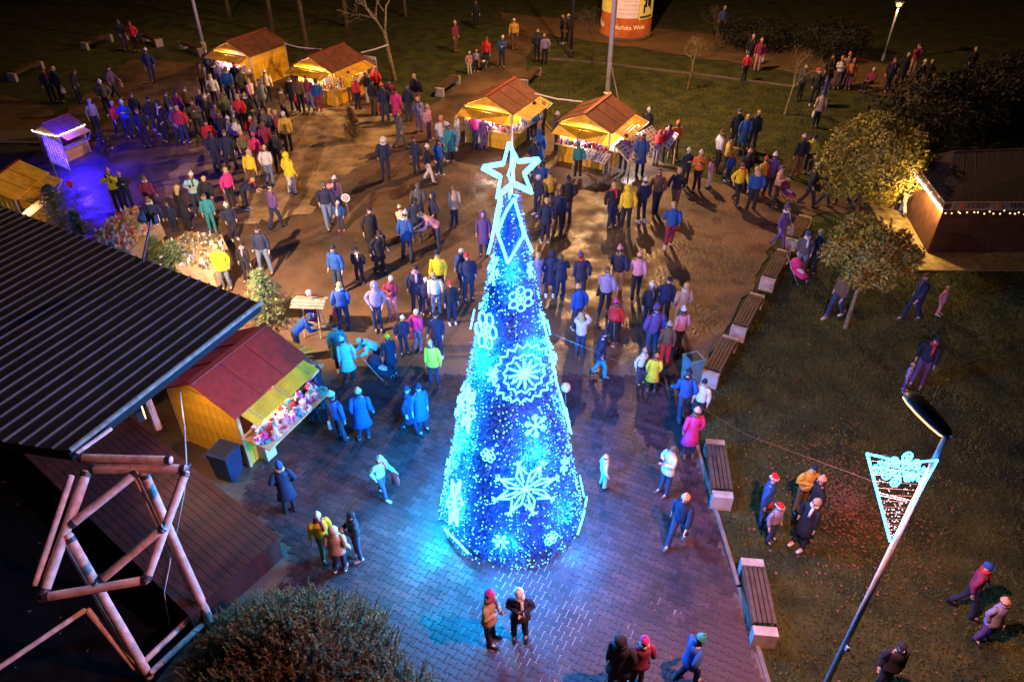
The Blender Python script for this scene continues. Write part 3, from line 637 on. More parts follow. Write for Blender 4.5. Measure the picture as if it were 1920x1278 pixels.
sg = MB().box((W_ / 2 + .1, -.37, KH + .19), (W_ + .3, .03, .28)).build('sign_band', 'cream', t)
def put_text(s_, size, parent, loc, rot, m_, name='lettering', ext=.004):
    me = text_mesh(s_, size, ext); me.materials.append(M[m_]); o = obj(name, me, parent, loc); o.rotation_euler = rot; return o
put_text('LODY', .27, t, (.78, -.39, KH + .19), (R(90), 0, 0), 'brown_text'); put_text('WŁOSKIE', .27, t, (2.35, -.39, KH + .19), (R(90), 0, 0), 'brown_text'); put_text('GOFRY', .27, t, (4.4, -.39, KH + .19), (R(90), 0, 0), 'brown_text')
for x in (.25, 1.45, 3.25): MB().box((x, -.39, KH + .19), (.16, .015, .22)).build('sign_emblem', 'f_og', t)
for nm_, (q0, q1) in (('front', (e0 + up, e2 + up)), ('left', (e0 + up, e1 + up))): MB().tube(q0, q1, .022, 6).build('eave_trim', 'cream', t)
MB().tube(e0 + Vector((0, 0, -.02)), e2 + Vector((0, 0, -.02)), .018, 6).build('eave_trim', 'f_lv', t)
bulbs_along([e0 + Vector((.05, -.05, -.08)), e2 + Vector((0, -.05, -.08))], 40, .026, 'warm_bulb', t, jit=.05)
bulbs_along([e0 + Vector((-.05, 0, -.0)), e1 + Vector((-.05, 0, -.0))], 60, .036, 'white_bulb', t, jit=.015, sag=.03)
for k in range(3):
    q = e0.lerp(e1, .2 + .3 * k); light('kiosk_lamp', 'POINT', local(t, q + Vector((-.12, .0, -.22))), 170, (1, .62, .2), .05)
kdk = empty('kiosk_deck', (kf.x, kf.y, 0), 0, 'pale plank terrace lying around the kiosk', 'deck')
for i in range(8):
    MB().box((3.0 - .35, -.12 - i * .145, -.01), (8.2 - i * .05, .135, .05)).build('plank', 'deck_light', kdk)
for i in range(24):
    y_ = .08 + i * .145; f_ = y_ / bk_.y if bk_.y else 0
    MB().box((bk_.x * f_ - .62, y_, -.01), (1.1, .135, .05)).build('plank', 'deck_light', kdk)
# stacked goods hanging by the kiosk side window
t2 = empty('souvenir_stand', at(1690, 385), 0, 'stand of bright souvenirs beside the kiosk corner', 'stand')
MB().box((0, 0, .45), (.5, .3, .9)).build('cabinet', 'f_bu', t2)
for i in range(20): MB().ball((random.uniform(-.22, .22), random.uniform(-.14, .1), .95 + random.uniform(0, .5)), random.uniform(.04, .07), 7, 4).build('ornament', 'f_' + random.choice(['wh', 'be', 'rd', 'lv']), t2)
MB().box((0, .12, 1.15), (.5, .02, .6)).build('back_panel', 'f_wh', t2)
# ---------------- advertising column ----------------
cp = at(1178, 76); RC = 1.55
t = empty('advertising_column', (cp.x, cp.y + RC, 0), 0, 'broad round advertising column with posters and an orange lettered band', 'advertising column')
def arc(r_, a0_, a1_, z0, z1, n=24):
    A = np.linspace(R(a0_), R(a1_), n + 1); vs = [(r_ * math.sin(a), -r_ * math.cos(a), z) for z in (z0, z1) for a in A]
    return vs, [(i, i + 1, n + 2 + i, n + 1 + i) for i in range(n)]
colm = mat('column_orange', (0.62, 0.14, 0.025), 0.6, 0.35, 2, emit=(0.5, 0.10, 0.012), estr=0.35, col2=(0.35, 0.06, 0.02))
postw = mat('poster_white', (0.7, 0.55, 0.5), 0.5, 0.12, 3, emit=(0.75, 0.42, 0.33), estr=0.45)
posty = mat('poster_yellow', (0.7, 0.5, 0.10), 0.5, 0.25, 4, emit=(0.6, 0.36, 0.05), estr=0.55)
MB().loft([(0, 0, 0), (0, 0, 5.6)], [RC, RC], 48).build('drum', colm, t); MB().loft([(0, 0, 5.6), (0, 0, 5.8), (0, 0, 6.3)], [RC + .2, RC + .2, .3], 48).build('cap', 'dark_metal', t)
MB().loft([(0, 0, 0), (0, 0, .12)], [RC + .12, RC + .12], 48).build('plinth', 'kerb', t)
for nm_, (a0_, a1_, z0, z1, m_) in dict(a=(-90, -33, 1.45, 4.4, posty), b=(-31, 18, 1.25, 2.75, postw), c=(19, 72, 1.15, 3.2, posty), d=(100, 150, 1.2, 3.4, postw)).items():
    v, f_ = arc(RC + .015, a0_, a1_, z0, z1); MB().add(v, f_).build('poster', m_, t)
def bend_text(s_, size, ang0, z, m_, parent, rr):
    me = text_mesh(s_, size, .004)
    for v in me.vertices:
        a = v.co.x / rr + R(ang0); v.co = Vector((rr * math.sin(a), -rr * math.cos(a) - v.co.z * .2, z + v.co.y))
    me.materials.append(m_); return obj('lettering', me, parent)
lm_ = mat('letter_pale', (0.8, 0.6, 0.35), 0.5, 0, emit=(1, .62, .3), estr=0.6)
bend_text('Zduńska Wola', .36, -2, .72, lm_, t, RC + .03); bend_text('Miasto', .55, 0, 3.2, lm_, t, RC + .03); bend_text('Zduńska Wola', .5, -120, .72, lm_, t, RC + .03)
for (x_, z_, sx, sz) in ((33, 2.3, .16, .08), (36, 2.05, .09, .22), (32, 1.75, .07, .25), (46, 2.15, .14, .30), (51, 2.0, .07, .3)):   # dark figures printed on the poster
    v, f_ = arc(RC + .022, x_ - sx * 36, x_ + sx * 36, z_ - sz, z_ + sz, 6); MB().add(v, f_).build('poster_figure', 'f_bk', t)
v, f_ = arc(RC + .022, 22, 60, 1.22, 1.36, 8); MB().add(v, f_).build('poster_figure', 'f_ol', t)
for k in range(5): v, f_ = arc(RC + .022, -28, 15, 1.5 + k * .24, 1.52 + k * .24, 8); MB().add(v, f_).build('poster_line', 'f_be', t)
# ---------------- benches ----------------
def make_bench(loc, ang, L, label):
    t = empty('bench', loc, ang, label, 'bench', 'slatted benches along the lawn edge')
    for s_ in (-1, 1): MB().box((s_ * (L / 2 - .095), 0, .19), (.19, .44, .42)).build('end_block', 'concrete', t)
    for i in range(5): MB().box((0, -.18 + i * .09, .445), (L - .44 if 0 else L - .45, .07, .04)).build('slat', 'slat', t)
    MB().box((0, -.215, .36), (L - .45, .03, .1)).build('rail', 'slat', t); MB().box((0, .215, .36), (L - .45, .03, .1)).build('rail', 'slat', t)
    return t
for i, (a, e, lb) in enumerate([((1342, 822), (1357, 925), 'bench right of the woman in the crimson coat'), ((1412, 1046), (1438, 1182), 'bench nearest the camera, low on the right lawn edge'),
    ((1371, 628), (1333, 697), 'bench just behind the teal litter bin'), ((1421, 548), (1386, 612), 'bench third along the right curve, between two other benches'),
    ((1471, 466), (1441, 520), 'bench left of the pink pram, with a pale end block'), ((1511, 402), (1484, 446), 'farthest bench of the right curve, before the big round shrub'),
    ((1008, 124), (981, 148), 'bench on the kerb behind the middle stall roof'), ((856, 138), (822, 164), 'dark bench with white end blocks left of the middle stall'),
    ((203, 62), (155, 78), 'bench with a yellow-lit seat, top left'), ((336, 74), (380, 90), 'bench beside the foot of the top left pole'), ((72, 112), (18, 136), 'unlit bench by the left picture edge'), ((268, 62), (296, 72), 'bench behind the person in the red jacket, top left')]):
    A_, B_ = at(*a, .45), at(*e, .45); c_ = (A_ + B_) / 2; d = B_ - A_; make_bench((c_.x, c_.y, -.02), math.atan2(d.y, d.x), max(1.7, min(2.3, d.length + .1)), lb)
# ---------------- bins ----------------
def bin_(loc, ang, m_, label, h=.95, w2=.42):
    t = empty('litter_bin', loc, ang, label, 'litter bin')
    b = MB(); k = w2 / 2
    vs = [(a * k * q, b_2 * k * q, z) for z, q in ((0, .82), (h, 1)) for a, b_2 in ((-1, -1), (1, -1), (1, 1), (-1, 1))]
    b.add(vs, [(3, 2, 1, 0), (0, 1, 5, 4), (1, 2, 6, 5), (2, 3, 7, 6), (3, 0, 4, 7)]); b.build('body', m_, t)
    vs = [(a * k * 1.06, b_2 * k * 1.06, z) for z in (h, h + .05) for a, b_2 in ((-1, -1), (1, -1), (1, 1), (-1, 1))]
    MB().add(vs, [(3, 2, 1, 0), (4, 5, 6, 7), (0, 1, 5, 4), (1, 2, 6, 5), (2, 3, 7, 6), (3, 0, 4, 7)]).build('rim', m_, t)
    MB().box((0, 0, h + .055), (k * 1.5, k * 1.5, .01)).build('opening', 'rubber', t)
    MB().box((0, k * 1.02, h * .86), (k * 1.3, .03, .03)).build('handle', 'steel', t)
bin_(at(432, 888), R(-20), 'bin_dark', 'dark blue square bin at the gable wall of the near hut', .75, .52)
bin_(at(1293, 716), R(20), 'bin_teal', 'pale teal bin at the plaza edge left of the bench', .8, .42)
# ---------------- poles and lamps ----------------
def pole(p, h, r0, r1, m_, label, cat, name='lamp_post', head=True):
    t = empty(name, p, 0, label, cat); MB().loft([(0, 0, 0), (0, 0, h * .5), (0, 0, h)], [r0, (r0 + r1) / 2, r1], 12).build('pole', m_, t, smooth=True)
    MB().loft([(0, 0, 0), (0, 0, .35), (0, 0, .4)], [r0 * 1.6, r0 * 1.6, r0], 12).build('base', m_, t)
    if head:
        MB().loft([(0, 0, h), (0, 0, h + .12)], [.1, .28], 12).build('lamp_shade', m_, t); MB().ball((0, 0, h - .02), (.16, .16, .12)).build('lamp_glass', 'lamp_glass', t)
    return t
bp = at(1138, 187); pole(bp, 12.0, .13, .08, 'white_metal', 'tall white lamp post rising behind the stall by the lawn', 'lamp post')
light('street_lamp', 'POINT', (bp.x, bp.y - .1, 11.7), E_LAMP_BACK, (1.0, 0.52, 0.2), .15)
lp = at(383, 92); pole(lp, 9, .1, .06, 'white_metal', 'grey lamp post at the top left beside a bench', 'lamp post'); light('street_lamp', 'POINT', (lp.x, lp.y, 8.8), 1300, (1, .5, .15), .15)
lp = at(1070, 106); pole(lp, 9, .09, .06, 'dark_metal', 'dark lamp post left of the advertising column', 'lamp post'); light('street_lamp', 'POINT', (lp.x, lp.y, 8.8), 1900, (1, .5, .14), .15)
lp = at(1655, 114); pole(lp, 3.0, .06, .05, 'steel', 'low park lamp glowing white at the top right', 'lamp post'); light('street_lamp', 'POINT', (lp.x, lp.y - .05, 2.75), 90, (1, .42, .12), .08)
# near lamp post with tilted luminaire
LB = Vector((4.87, 6.03, -0.02)); t = empty('lamp_post', LB, 0, 'tall steel lamp post with an orange street light, lower right', 'lamp post')
NH = 7.05; MB().loft([(0, 0, 0), (0, 0, 3.5), (0, 0, NH)], [.048, .04, .032], 14).build('pole', 'steel', t, smooth=True); MB().loft([(0, 0, 0), (0, 0, .9), (0, 0, .95)], [.11, .11, .08], 14).build('base', 'steel', t)
MB().box((.0, -.08, 2.9), (.05, .05, .1)).build('clamp', 'steel', t)
hd = empty('x', (0, 0, 0)); bpy.data.objects.remove(hd)
axd = Vector((-0.30, 0.95, 0.10)).normalized(); sd = axd.cross(Vector((0, 0, 1))).normalized(); upv = sd.cross(axd); roll = R(24)
upr = upv * math.cos(roll) - sd * math.sin(roll) * -1; sdr = sd * math.cos(roll) + upv * math.sin(roll) * -1
upr = (sdr.cross(axd)).normalized()
def headmesh(prof, zoff, zs, n=16, ztop=True):
    vs = []; fs = []
    for u, wd, hh in prof:
        for j in range(n):
            a = math.pi * j / (n - 1) if ztop else -math.pi * j / (n - 1)
            p = Vector((0, 0, NH)) + axd * u + sdr * (math.cos(a) * wd) + upr * (math.sin(a) * hh * zs + zoff)
            vs.append(p)
    k = len(prof); fs = [(i * n + j, i * n + j + 1, (i + 1) * n + j + 1, (i + 1) * n + j) for i in range(k - 1) for j in range(n - 1)] + [(i * n + n - 1, i * n, (i + 1) * n, (i + 1) * n + n - 1) for i in range(k - 1)]
    fs += [tuple(range(n)), tuple((k - 1) * n + j for j in range(n))]
    return MB().add(vs, fs)
prof = [(-.03, .06, .05), (.03, .11, .08), (.15, .15, .10), (.35, .17, .115), (.52, .16, .11), (.62, .12, .09), (.66, .06, .05)]
headmesh(prof, 0, 1).build('lamp_housing', 'dark_metal', t, smooth=True)
headmesh([(u, w_ * .93, h_ * .5) for u, w_, h_ in prof[1:-1]], -.002, 1, ztop=False).build('lamp_glass', 'lamp_glass', t, smooth=True)
lc = LB + Vector((0, 0, NH)) + axd * .5 - upr * .14 - sdr * .05
L = light('street_lamp', 'SPOT', lc, E_LAMP_NEAR, (1.0, 0.36, 0.28), .12, spot_size=R(172), spot_blend=.35); aim(L, lc + Vector((-.75, .45, -1)))
# pendant light motif on the post
pd = empty('light_motif', LB, 0, 'glowing triangular snowflake pendant hung on the near lamp post', 'light decoration', None)
def tube_path(P, r_, closed=False, n=6):
    b = MB(); P = [Vector(p) for p in P]
    if closed: P = P + [P[0]]
    for a, e in zip(P, P[1:]): b.tube(a, e, r_, n)
    return b
pyl = Vector((-.13, .0, 0))
def on_plane(px, py):                   # vertical plane of the pendant through the post, facing the plaza
    d = ray(px, py); nrm = Vector((-.25, 1, 0)).normalized(); P0 = LB + Vector((0, -.1, 0)); o_ = Vector((0, 0, CAMH)); tt = (P0 - o_).dot(nrm) / d.dot(nrm); return o_ + d * tt - LB
TL, BT, TR = on_plane(1626, 850), on_plane(1669, 1014), on_plane(1758, 862)
tube_path([TL, BT], .015).build('frame_tube', 'tube', pd); tube_path([TR, BT + Vector((.03, 0, 0))], .012).build('frame_tube', 'tube', pd); tube_path([TL, on_plane(1700, 868), TR], .012).build('frame_tube', 'tube', pd)
def hexflake(c_, ex, ey, r_, tr, arms=6, rot=0., br=(.55, .8), bl=.28, m_='tube', parent=None, name='snowflake'):
    b = MB()
    for k in range(arms):
        a = rot + 2 * math.pi * k / arms; d = ex * math.cos(a) + ey * math.sin(a); s_ = ex * -math.sin(a) + ey * math.cos(a)
        b.tube(c_, c_ + d * r_, tr, 6)
        for f_ in br:
            for sg_ in (-1, 1): b.tube(c_ + d * r_ * f_, c_ + d * r_ * (f_ + bl * .7) + s_ * sg_ * r_ * bl, tr * .8, 5)
    b.ball(c_, tr * 1.8); return b.build(name, m_, parent)
exv = (TR - TL).normalized(); eyv = Vector((0, 0, 1))
def loops(c_, r_, tr, parent, m_='tube'):
    for k in range(6):
        a = k * math.pi / 3 + .5; q = c_ + (exv * math.cos(a) + eyv * math.sin(a)) * r_
        P = [q + (exv * math.cos(x) + eyv * math.sin(x)) * r_ * .36 for x in np.linspace(0, 2 * math.pi, 11)[:-1]]
        tube_path(P, tr, True, 5).build('light_loop', m_, parent)
fc = on_plane(1690, 880); hexflake(fc, exv, eyv, .23, .011, rot=.5, parent=pd); loops(fc, .20, .009, pd); loops(fc, .12, .007, pd)
fc2 = on_plane(1652, 876); hexflake(fc2, exv, eyv, .11, .009, parent=pd); fc3 = on_plane(1722, 888); hexflake(fc3, exv, eyv, .12, .009, parent=pd)
b = MB()
for i in range(110):
    u, v = random.random(), random.random() ** .8; p = TL.lerp(TR, u).lerp(BT, .12 + .86 * v); b.ball(p + Vector((0, random.uniform(-.015, .015), 0)), .0065, 6, 4)
b.build('string_lights', 'white_bulb', pd, kind='stuff')
b = MB()
for i in range(14): p = TL.lerp(BT, i / 14); q = TR.lerp(BT, i / 14); b.tube(p, q, .0025, 4)
b.build('net_wires', 'dark_metal', pd)
for (a, e) in (((1642, 922), (1706, 938)), ((1646, 928), (1700, 940))): tube_path([on_plane(*a), on_plane(*e)], .006).build('bracket', 'steel', pd)
light('motif_glow', 'POINT', LB + fc + Vector((0, -.12, 0)), 8, (.25, .6, 1), .12)
# ---------------- the light tree ----------------
TC = Vector((0.04, 10.9, 0.0)); TH_, TR_ = 8.05, 1.56
def tr(z): return TR_ * max(0, 1 - z / TH_)
def cone_hit(px, py, off=.05):
    d = ray(px, py); o_ = Vector((0, 0, CAMH)); k = TR_ / TH_
    ox, oy = o_.x - TC.x, o_.y - TC.y; z0 = TH_ - CAMH
    # (ox+dx t)^2+(oy+dy t)^2 = k^2 (z0 - dz t)^2 , z0 = TH-z(o)
    A_ = d.x ** 2 + d.y ** 2 - k * k * d.z ** 2; B_ = 2 * (ox * d.x + oy * d.y + k * k * z0 * d.z); C_ = ox * ox + oy * oy - k * k * z0 * z0
    D_ = B_ * B_ - 4 * A_ * C_
    if D_ < 0: tt = -B_ / (2 * A_)
    else: tt = (-B_ - math.sqrt(D_)) / (2 * A_)
    p = o_ + d * tt; rad = Vector((p.x - TC.x, p.y - TC.y, 0)).normalized()
    ex = Vector((-rad.y, rad.x, 0)); ey = (Vector((0, 0, 1)) * TH_ - rad * TR_).normalized(); nrm = ex.cross(ey).normalized()
    if nrm.dot(rad) < 0: nrm = -nrm
    if ex.x < 0: ex = -ex
    return p + nrm * off - TC, ex, ey
T = empty('christmas_tree', TC, 0, 'tall cone-shaped tree of cyan lights and snowflakes with a star on top', 'christmas tree')
MB().loft([(0, 0, .12), (0, 0, 2), (0, 0, 4), (0, 0, 6), (0, 0, 7.6)], [tr(.12) * .86, tr(2) * .86, tr(4) * .86, tr(6) * .84, .05], 32).build('cone', 'core', T)
b = MB()
for i in range(26000):                        # short needles over the whole cone, blue bulb light put into their colour
    f_ = 1 - math.sqrt(random.random()); z = .05 + f_ * 7.75; a = random.uniform(0, 2 * math.pi); r_ = tr(z) * random.uniform(.84, 1.0) + random.uniform(-.02, .03)
    rad = Vector((math.cos(a), math.sin(a), 0)); tg = Vector((-rad.y, rad.x, 0)); p = rad * r_ + Vector((0, 0, z))
    d = (rad * random.uniform(.2, 1) + tg * random.uniform(-.8, .8) + Vector((0, 0, random.uniform(-.8, .5)))).normalized() * random.uniform(.05, .12)
    s_ = d.cross(rad + Vector((.1, .2, .3))).normalized() * random.uniform(.006, .014)
    b.add([p - s_, p + s_, p + d], [(0, 1, 2)])
b.build('needles', 'tinsel', T, kind='stuff')
b = MB()
for i in range(2300):
    f_ = 1 - math.sqrt(random.random()); z = .08 + f_ * 7.6; a = random.uniform(0, 2 * math.pi); r_ = tr(z) + random.uniform(.0, .05)
    b.ball((math.cos(a) * r_, math.sin(a) * r_, z), .0128, 6, 4)
for k in range(9):                            # vertical chains of lights
    a = R(-170 + 40 * k + random.uniform(-8, 8)); 
    for i in range(100):
        z = .1 + 7.3 * i / 100; aa = a + .05 * math.sin(z * 2 + k); r_ = tr(z) + .03; b.ball((math.cos(aa) * r_, math.sin(aa) * r_, z), .0065, 5, 3)
b.build('string_lights', 'bulb', T, kind='stuff')
def poly_on_cone(pxs, r_, closed=False, nm='light_tube', off=.05):
    P = []
    q = pxs + ([pxs[0]] if closed else [])
    for (a, e) in zip(q, q[1:]):
        for k in range(3): P.append(cone_hit(a[0] + (e[0] - a[0]) * k / 3, a[1] + (e[1] - a[1]) * k / 3, off)[0])
    P.append(cone_hit(*q[-1], off)[0]); return tube_path(P, r_).build(nm, 'tube', T)
for P in ([(944, 368), (937, 400), (928, 450), (921, 476)], [(962, 370), (970, 405), (980, 440), (992, 472)], [(961, 374), (950, 400), (938, 437), (948, 472), (953, 492), (966, 465), (978, 440), (972, 412)], [(946, 372), (941, 402), (936, 436)]):
    poly_on_cone(P, .022)
def flake(px, py, rpx, kind='hex', arms=6, rot=0., stretch=1.0, nm='snowflake', tr_=.0125):
    c_, ex, ey = cone_hit(px, py, .07); r_ = rpx / scale_at(c_ + TC); b = MB()
    P = lambda a, q: c_ + (ex * math.cos(a) + ey * math.sin(a) * stretch) * r_ * q
    if kind == 'hex':
        for k in range(arms):
            a = rot + 2 * math.pi * k / arms; b.tube(c_, P(a, 1), tr_)
            for f_, l_, w_ in ((.5, .75, .3), (.78, .95, .17)):
                for s_ in (-1, 1): b.tube(P(a, f_), P(a + s_ * w_, l_), tr_ * .9, 5)
    if kind in ('petal', 'big'):
        nA = arms
        for k in range(nA):
            a = rot + 2 * math.pi * k / nA; h = math.pi / nA
            b.tube(P(a, .30), P(a, 1), tr_); b.tube(P(a, 1), P(a + h * .8, .62), tr_); b.tube(P(a, 1), P(a - h * .8, .62), tr_)
            b.tube(P(a + h * .8, .62), c_, tr_, 5)
            if kind == 'big':
                b.tube(P(a, 1), P(a, 1.18), tr_, 5)
                for s_ in (-1, 1): b.tube(P(a, 1.05), P(a + s_ * .12, 1.16), tr_ * .9, 5)
    if kind == 'mandala':
        for k in range(12): a = rot + 2 * math.pi * k / 12; b.tube(c_, P(a, .5), tr_ * 1.25)
        for n_, q0, q1 in ((14, .58, .68), (20, .86, 1.02)):
            Z = [P(2 * math.pi * k / (2 * n_), q1 if k % 2 else q0) for k in range(2 * n_)]
            for a, e in zip(Z, Z[1:] + Z[:1]): b.tube(a, e, tr_ * .9, 5)
    if kind == 'loops':
        for k in range(6):
            a = rot + 2 * math.pi * k / 6; q = P(a, .62); Z = [q + (ex * math.cos(x) + ey * math.sin(x) * stretch) * r_ * .3 for x in np.linspace(0, 2 * math.pi, 8)]
            for a2, e in zip(Z, Z[1:]): b.tube(a2, e, tr_, 5)
            b.tube(c_, P(a, .35), tr_, 5)
    b.ball(c_, tr_ * 2); return b.build(nm, 'tube', T)
flake(974, 558, 27, 'loops', rot=.5); flake(931, 505, 15, 'hex', stretch=2.2); flake(988, 505, 9, 'hex', stretch=2.0, tr_=.01)
flake(916, 618, 32, 'loops', stretch=1.35, rot=.2, tr_=.017); flake(981, 697, 62, 'mandala', stretch=1.0, tr_=.015); flake(884, 765, 25, 'petal', stretch=2.3, tr_=.016)
flake(1001, 795, 25, 'hex', rot=.5, tr_=.016); flake(984, 912, 56, 'big', arms=8, rot=.2, stretch=1.0, tr_=.017); flake(1060, 790, 14, 'hex', stretch=2.3)
flake(858, 940, 26, 'petal', stretch=2.4, rot=.3, tr_=.018); flake(1085, 912, 13, 'petal', stretch=2.2, rot=.3); flake(893, 600, 10, 'hex', stretch=2.2); flake(918, 850, 16, 'loops', tr_=.009); flake(1052, 870, 14, 'hex', stretch=1.4, tr_=.01); flake(925, 700, 12, 'hex', stretch=1.5, tr_=.009); flake(940, 1010, 16, 'hex', tr_=.01); flake(1030, 1005, 16, 'loops', tr_=.009); flake(1022, 615, 11, 'hex', stretch=1.4, tr_=.009)
poly_on_cone([(838, 990), (860, 1012), (881, 1034)], .022); poly_on_cone([(1096, 932), (1090, 965), (1079, 1000)], .018); poly_on_cone([(1010, 585), (1025, 650), (1040, 720), (1060, 790)], .012); poly_on_cone([(1046, 740), (1056, 775), (1064, 810)], .016)
for k in range(16):                          # the same motifs go on round the back of the cone
    a = R(20 + 140 * random.random()); z = .7 + 5.6 * (k / 16); r_ = tr(z) + .07; c_ = Vector((math.cos(a) * r_, math.sin(a) * r_, z)); rad = c_.copy(); rad.z = 0; rad.normalize()
    hexflake(c_, Vector((-rad.y, rad.x, 0)), (Vector((0, 0, TH_)) - rad * TR_).normalized(), .12 + .3 * (1 - z / 8), .014, parent=T)
for k, (z, a_, e_) in enumerate([(.9, -160, 520), (.8, -95, 200), (.9, -30, 240), (1.0, 60, 260), (1.1, 130, 260), (2.6, -170, 520), (2.7, -60, 300), (2.9, 40, 400), (3.0, 120, 400), (4.6, -150, 400), (4.8, -40, 300), (4.9, 80, 500), (6.4, -90, 120), (6.5, 60, 260), (8.1, 85, 520)]):  # point lights added off the cone to carry the bulbs' glow and left pool
    rr_ = tr(z) + (.22 if z < 8 else .7); light('motif_glow', 'POINT', TC + Vector((math.cos(R(a_)) * rr_, math.sin(R(a_)) * rr_, z)), e_ * 1.7, (.01, .44, 1) if k in (0, 5, 9) else ((.30, .55, 1) if z > 8 else (.01, .27, 1)), .08)
st_ = Vector((0, 0, 7.98)); b = MB()
def starpts(R1, R0, ex, ey, c_, rot=0.): return [c_ + (ex * math.sin(rot + k * math.pi / 5) + ey * math.cos(rot + k * math.pi / 5)) * (R1 if k % 2 == 0 else R0) for k in range(10)]
X, Z_ = Vector((1, 0, 0)), Vector((0, 0, 1))
for off, rr in ((-.05, 1), (.05, .96)):
    tube_path(starpts(.48 * rr, .20 * rr, Vector((.99, .1, 0)), Z_, st_ + Vector((0, off, 0)), R(-6)), .021, True, 8).build('star', 'tube', T)
tube_path(starpts(.42, .17, Vector((.15, .98, 0)), Z_, st_), .015, True, 8).build('star', 'tube', T)
MB().tube((0, 0, 7.4), (0, 0, 8.75), .014).build('mast', 'white_metal', T)
MB().loft([(0, 0, 0), (0, 0, .12)], [TR_ * .9, TR_ * .88], 32).build('base_ring', 'dark_metal', T)
# ---------------- vegetation ----------------
def leafball(b, c_, r_, n, size, up=0., shell=.55):
    c_ = Vector(c_)
    for i in range(n):
        d = Vector((random.gauss(0, 1), random.gauss(0, 1), random.gauss(0, 1))).normalized(); q = shell + (1 - shell) * random.random() ** .5
        nz = .82 + .18 * math.sin(d.x * 7 + c_.x) * math.cos(d.y * 6 + d.z * 5); p = c_ + Vector((d.x * r_[0], d.y * r_[1], d.z * r_[2])) * q * nz
        u = Vector((random.gauss(0, 1), random.gauss(0, 1), random.gauss(0, 1) + up)).normalized(); v = u.cross(d + Vector((.01, .3, .2))).normalized(); s_ = size * random.uniform(.6, 1.4)
        b.add([p - u * s_, p + v * s_ * .5, p + u * s_, p - v * s_ * .5], [(0, 1, 2, 3)])
def branches(b, p, d, L, r_, depth, spread=.55, up=.25):
    e = p + d * L; mid = p + d * L * .5 + Vector((random.uniform(-.05, .05), random.uniform(-.05, .05), 0)) * L
    b.loft([p, mid, e], [r_, r_ * .8, r_ * .62], 6 if depth > 2 else 4, False)
    if depth == 0: return
    for k in range(random.choice([2, 3]) if depth > 1 else 3):
        nd = (d + Vector((random.gauss(0, spread), random.gauss(0, spread), random.gauss(0, spread * .6) + up * .3))).normalized(); branches(b, e - d * L * random.uniform(0, .35), nd, L * random.uniform(.6, .8), r_ * .58, depth - 1, spread, up)
def bare_tree(px, py, h, label, r_=.12, m_='bark', lean=(0, 0), depth=6, seed=0):
    random.seed(seed); p = at(px, py); t = empty('bare_tree', (p.x, p.y, -.05), 0, label, 'tree', None)
    d = Vector((lean[0], lean[1], 1)).normalized(); b = MB(); b.loft([(0, 0, 0), d * h * .18, d * h * .36], [r_ * 1.35, r_, r_ * .85], 9, False, noise=.06); b.build('trunk', m_, t, smooth=True)
    b = MB(); e = d * h * .34
    for k in range(3): branches(b, e, (d + Vector((random.gauss(0, .45), random.gauss(0, .45), .2))).normalized(), h * .2, r_ * .6, depth - 1)
    b.build('crown', m_, t); random.seed(seed + 99)
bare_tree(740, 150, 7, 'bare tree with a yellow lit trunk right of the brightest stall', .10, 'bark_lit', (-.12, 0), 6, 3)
bare_tree(575, 92, 7.5, 'bare tree behind the gap between the two back stalls', .13, 'bark', (0, 0), 6, 5)
bare_tree(510, 60, 8, 'bare dark tree behind the closed yellow stall', .14, 'bark', (.05, 0), 6, 7)
bare_tree(650, 48, 8, 'bare dark tree further back at the top, centre left', .13, 'bark', (0, 0), 6, 9)
bare_tree(430, 30, 8, 'bare tree at the top edge above the closed stall', .13, 'bark', (0, 0), 6, 11)
bare_tree(760, 30, 7, 'small dark tree at the top edge above the yellow trunk', .1, 'bark', (0, 0), 6, 13)
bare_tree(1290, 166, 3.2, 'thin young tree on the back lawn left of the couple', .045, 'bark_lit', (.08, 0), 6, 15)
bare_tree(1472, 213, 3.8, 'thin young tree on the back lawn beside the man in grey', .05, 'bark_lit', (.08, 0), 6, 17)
bare_tree(1110, 118, 3.6, 'twiggy young tree left of the advertising column', .05, 'bark', (0, 0), 6, 19)
bare_tree(1340, 96, 3.2, 'leafless thicket tree beyond the upper path', .05, 'bark', (0, 0), 6, 21)
def shrub(px, py, r_, zc, n, size, m_, label, trunk=None, name='round_shrub', th=0.06):
    p = at(px, py); t = empty(name, (p.x, p.y, -.05), 0, label, 'shrub' if not trunk else 'tree')
    b = MB(); leafball(b, (0, 0, zc), r_, int(n * .55), size)
    for k in range(26):
        d = Vector((random.gauss(0, 1), random.gauss(0, 1), random.gauss(0, .9))).normalized(); q = Vector((d.x * r_[0], d.y * r_[1], d.z * r_[2])) * .78 + Vector((0, 0, zc)); leafball(b, q, [x * .34 for x in r_], int(n * .45 / 26), size, shell=.3)
    b.build('crown', m_, t)
    b = MB(); h = zc - r_[2] * .3
    b.loft([(0, 0, 0), (0, 0, h * .6), (0, 0, h)], [th * 1.4, th, th], 8, False, noise=.05)
    for k in range(9): branches(b, Vector((0, 0, h * .8)), Vector((random.gauss(0, .6), random.gauss(0, .6), 1)).normalized(), r_[2] * .45, th * .5, 2)
    b.build('trunk', 'bark_lit' if trunk else 'bark', t)
random.seed(50)
shrub(1606, 395, (1.95, 1.8, 1.7), 2.0, 15000, .07, 'leaf_gold', 'big round golden-lit shrub left of the kiosk roof', name='round_shrub')
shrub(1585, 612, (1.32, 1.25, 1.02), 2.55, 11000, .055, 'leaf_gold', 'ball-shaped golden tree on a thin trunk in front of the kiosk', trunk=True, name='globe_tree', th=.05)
shrub(1760, 262, (3.6, 2.4, 1.7), 1.5, 9000, .09, 'leaf_dark', 'dark shrub mass in shadow behind the golden shrub', name='dark_shrub')
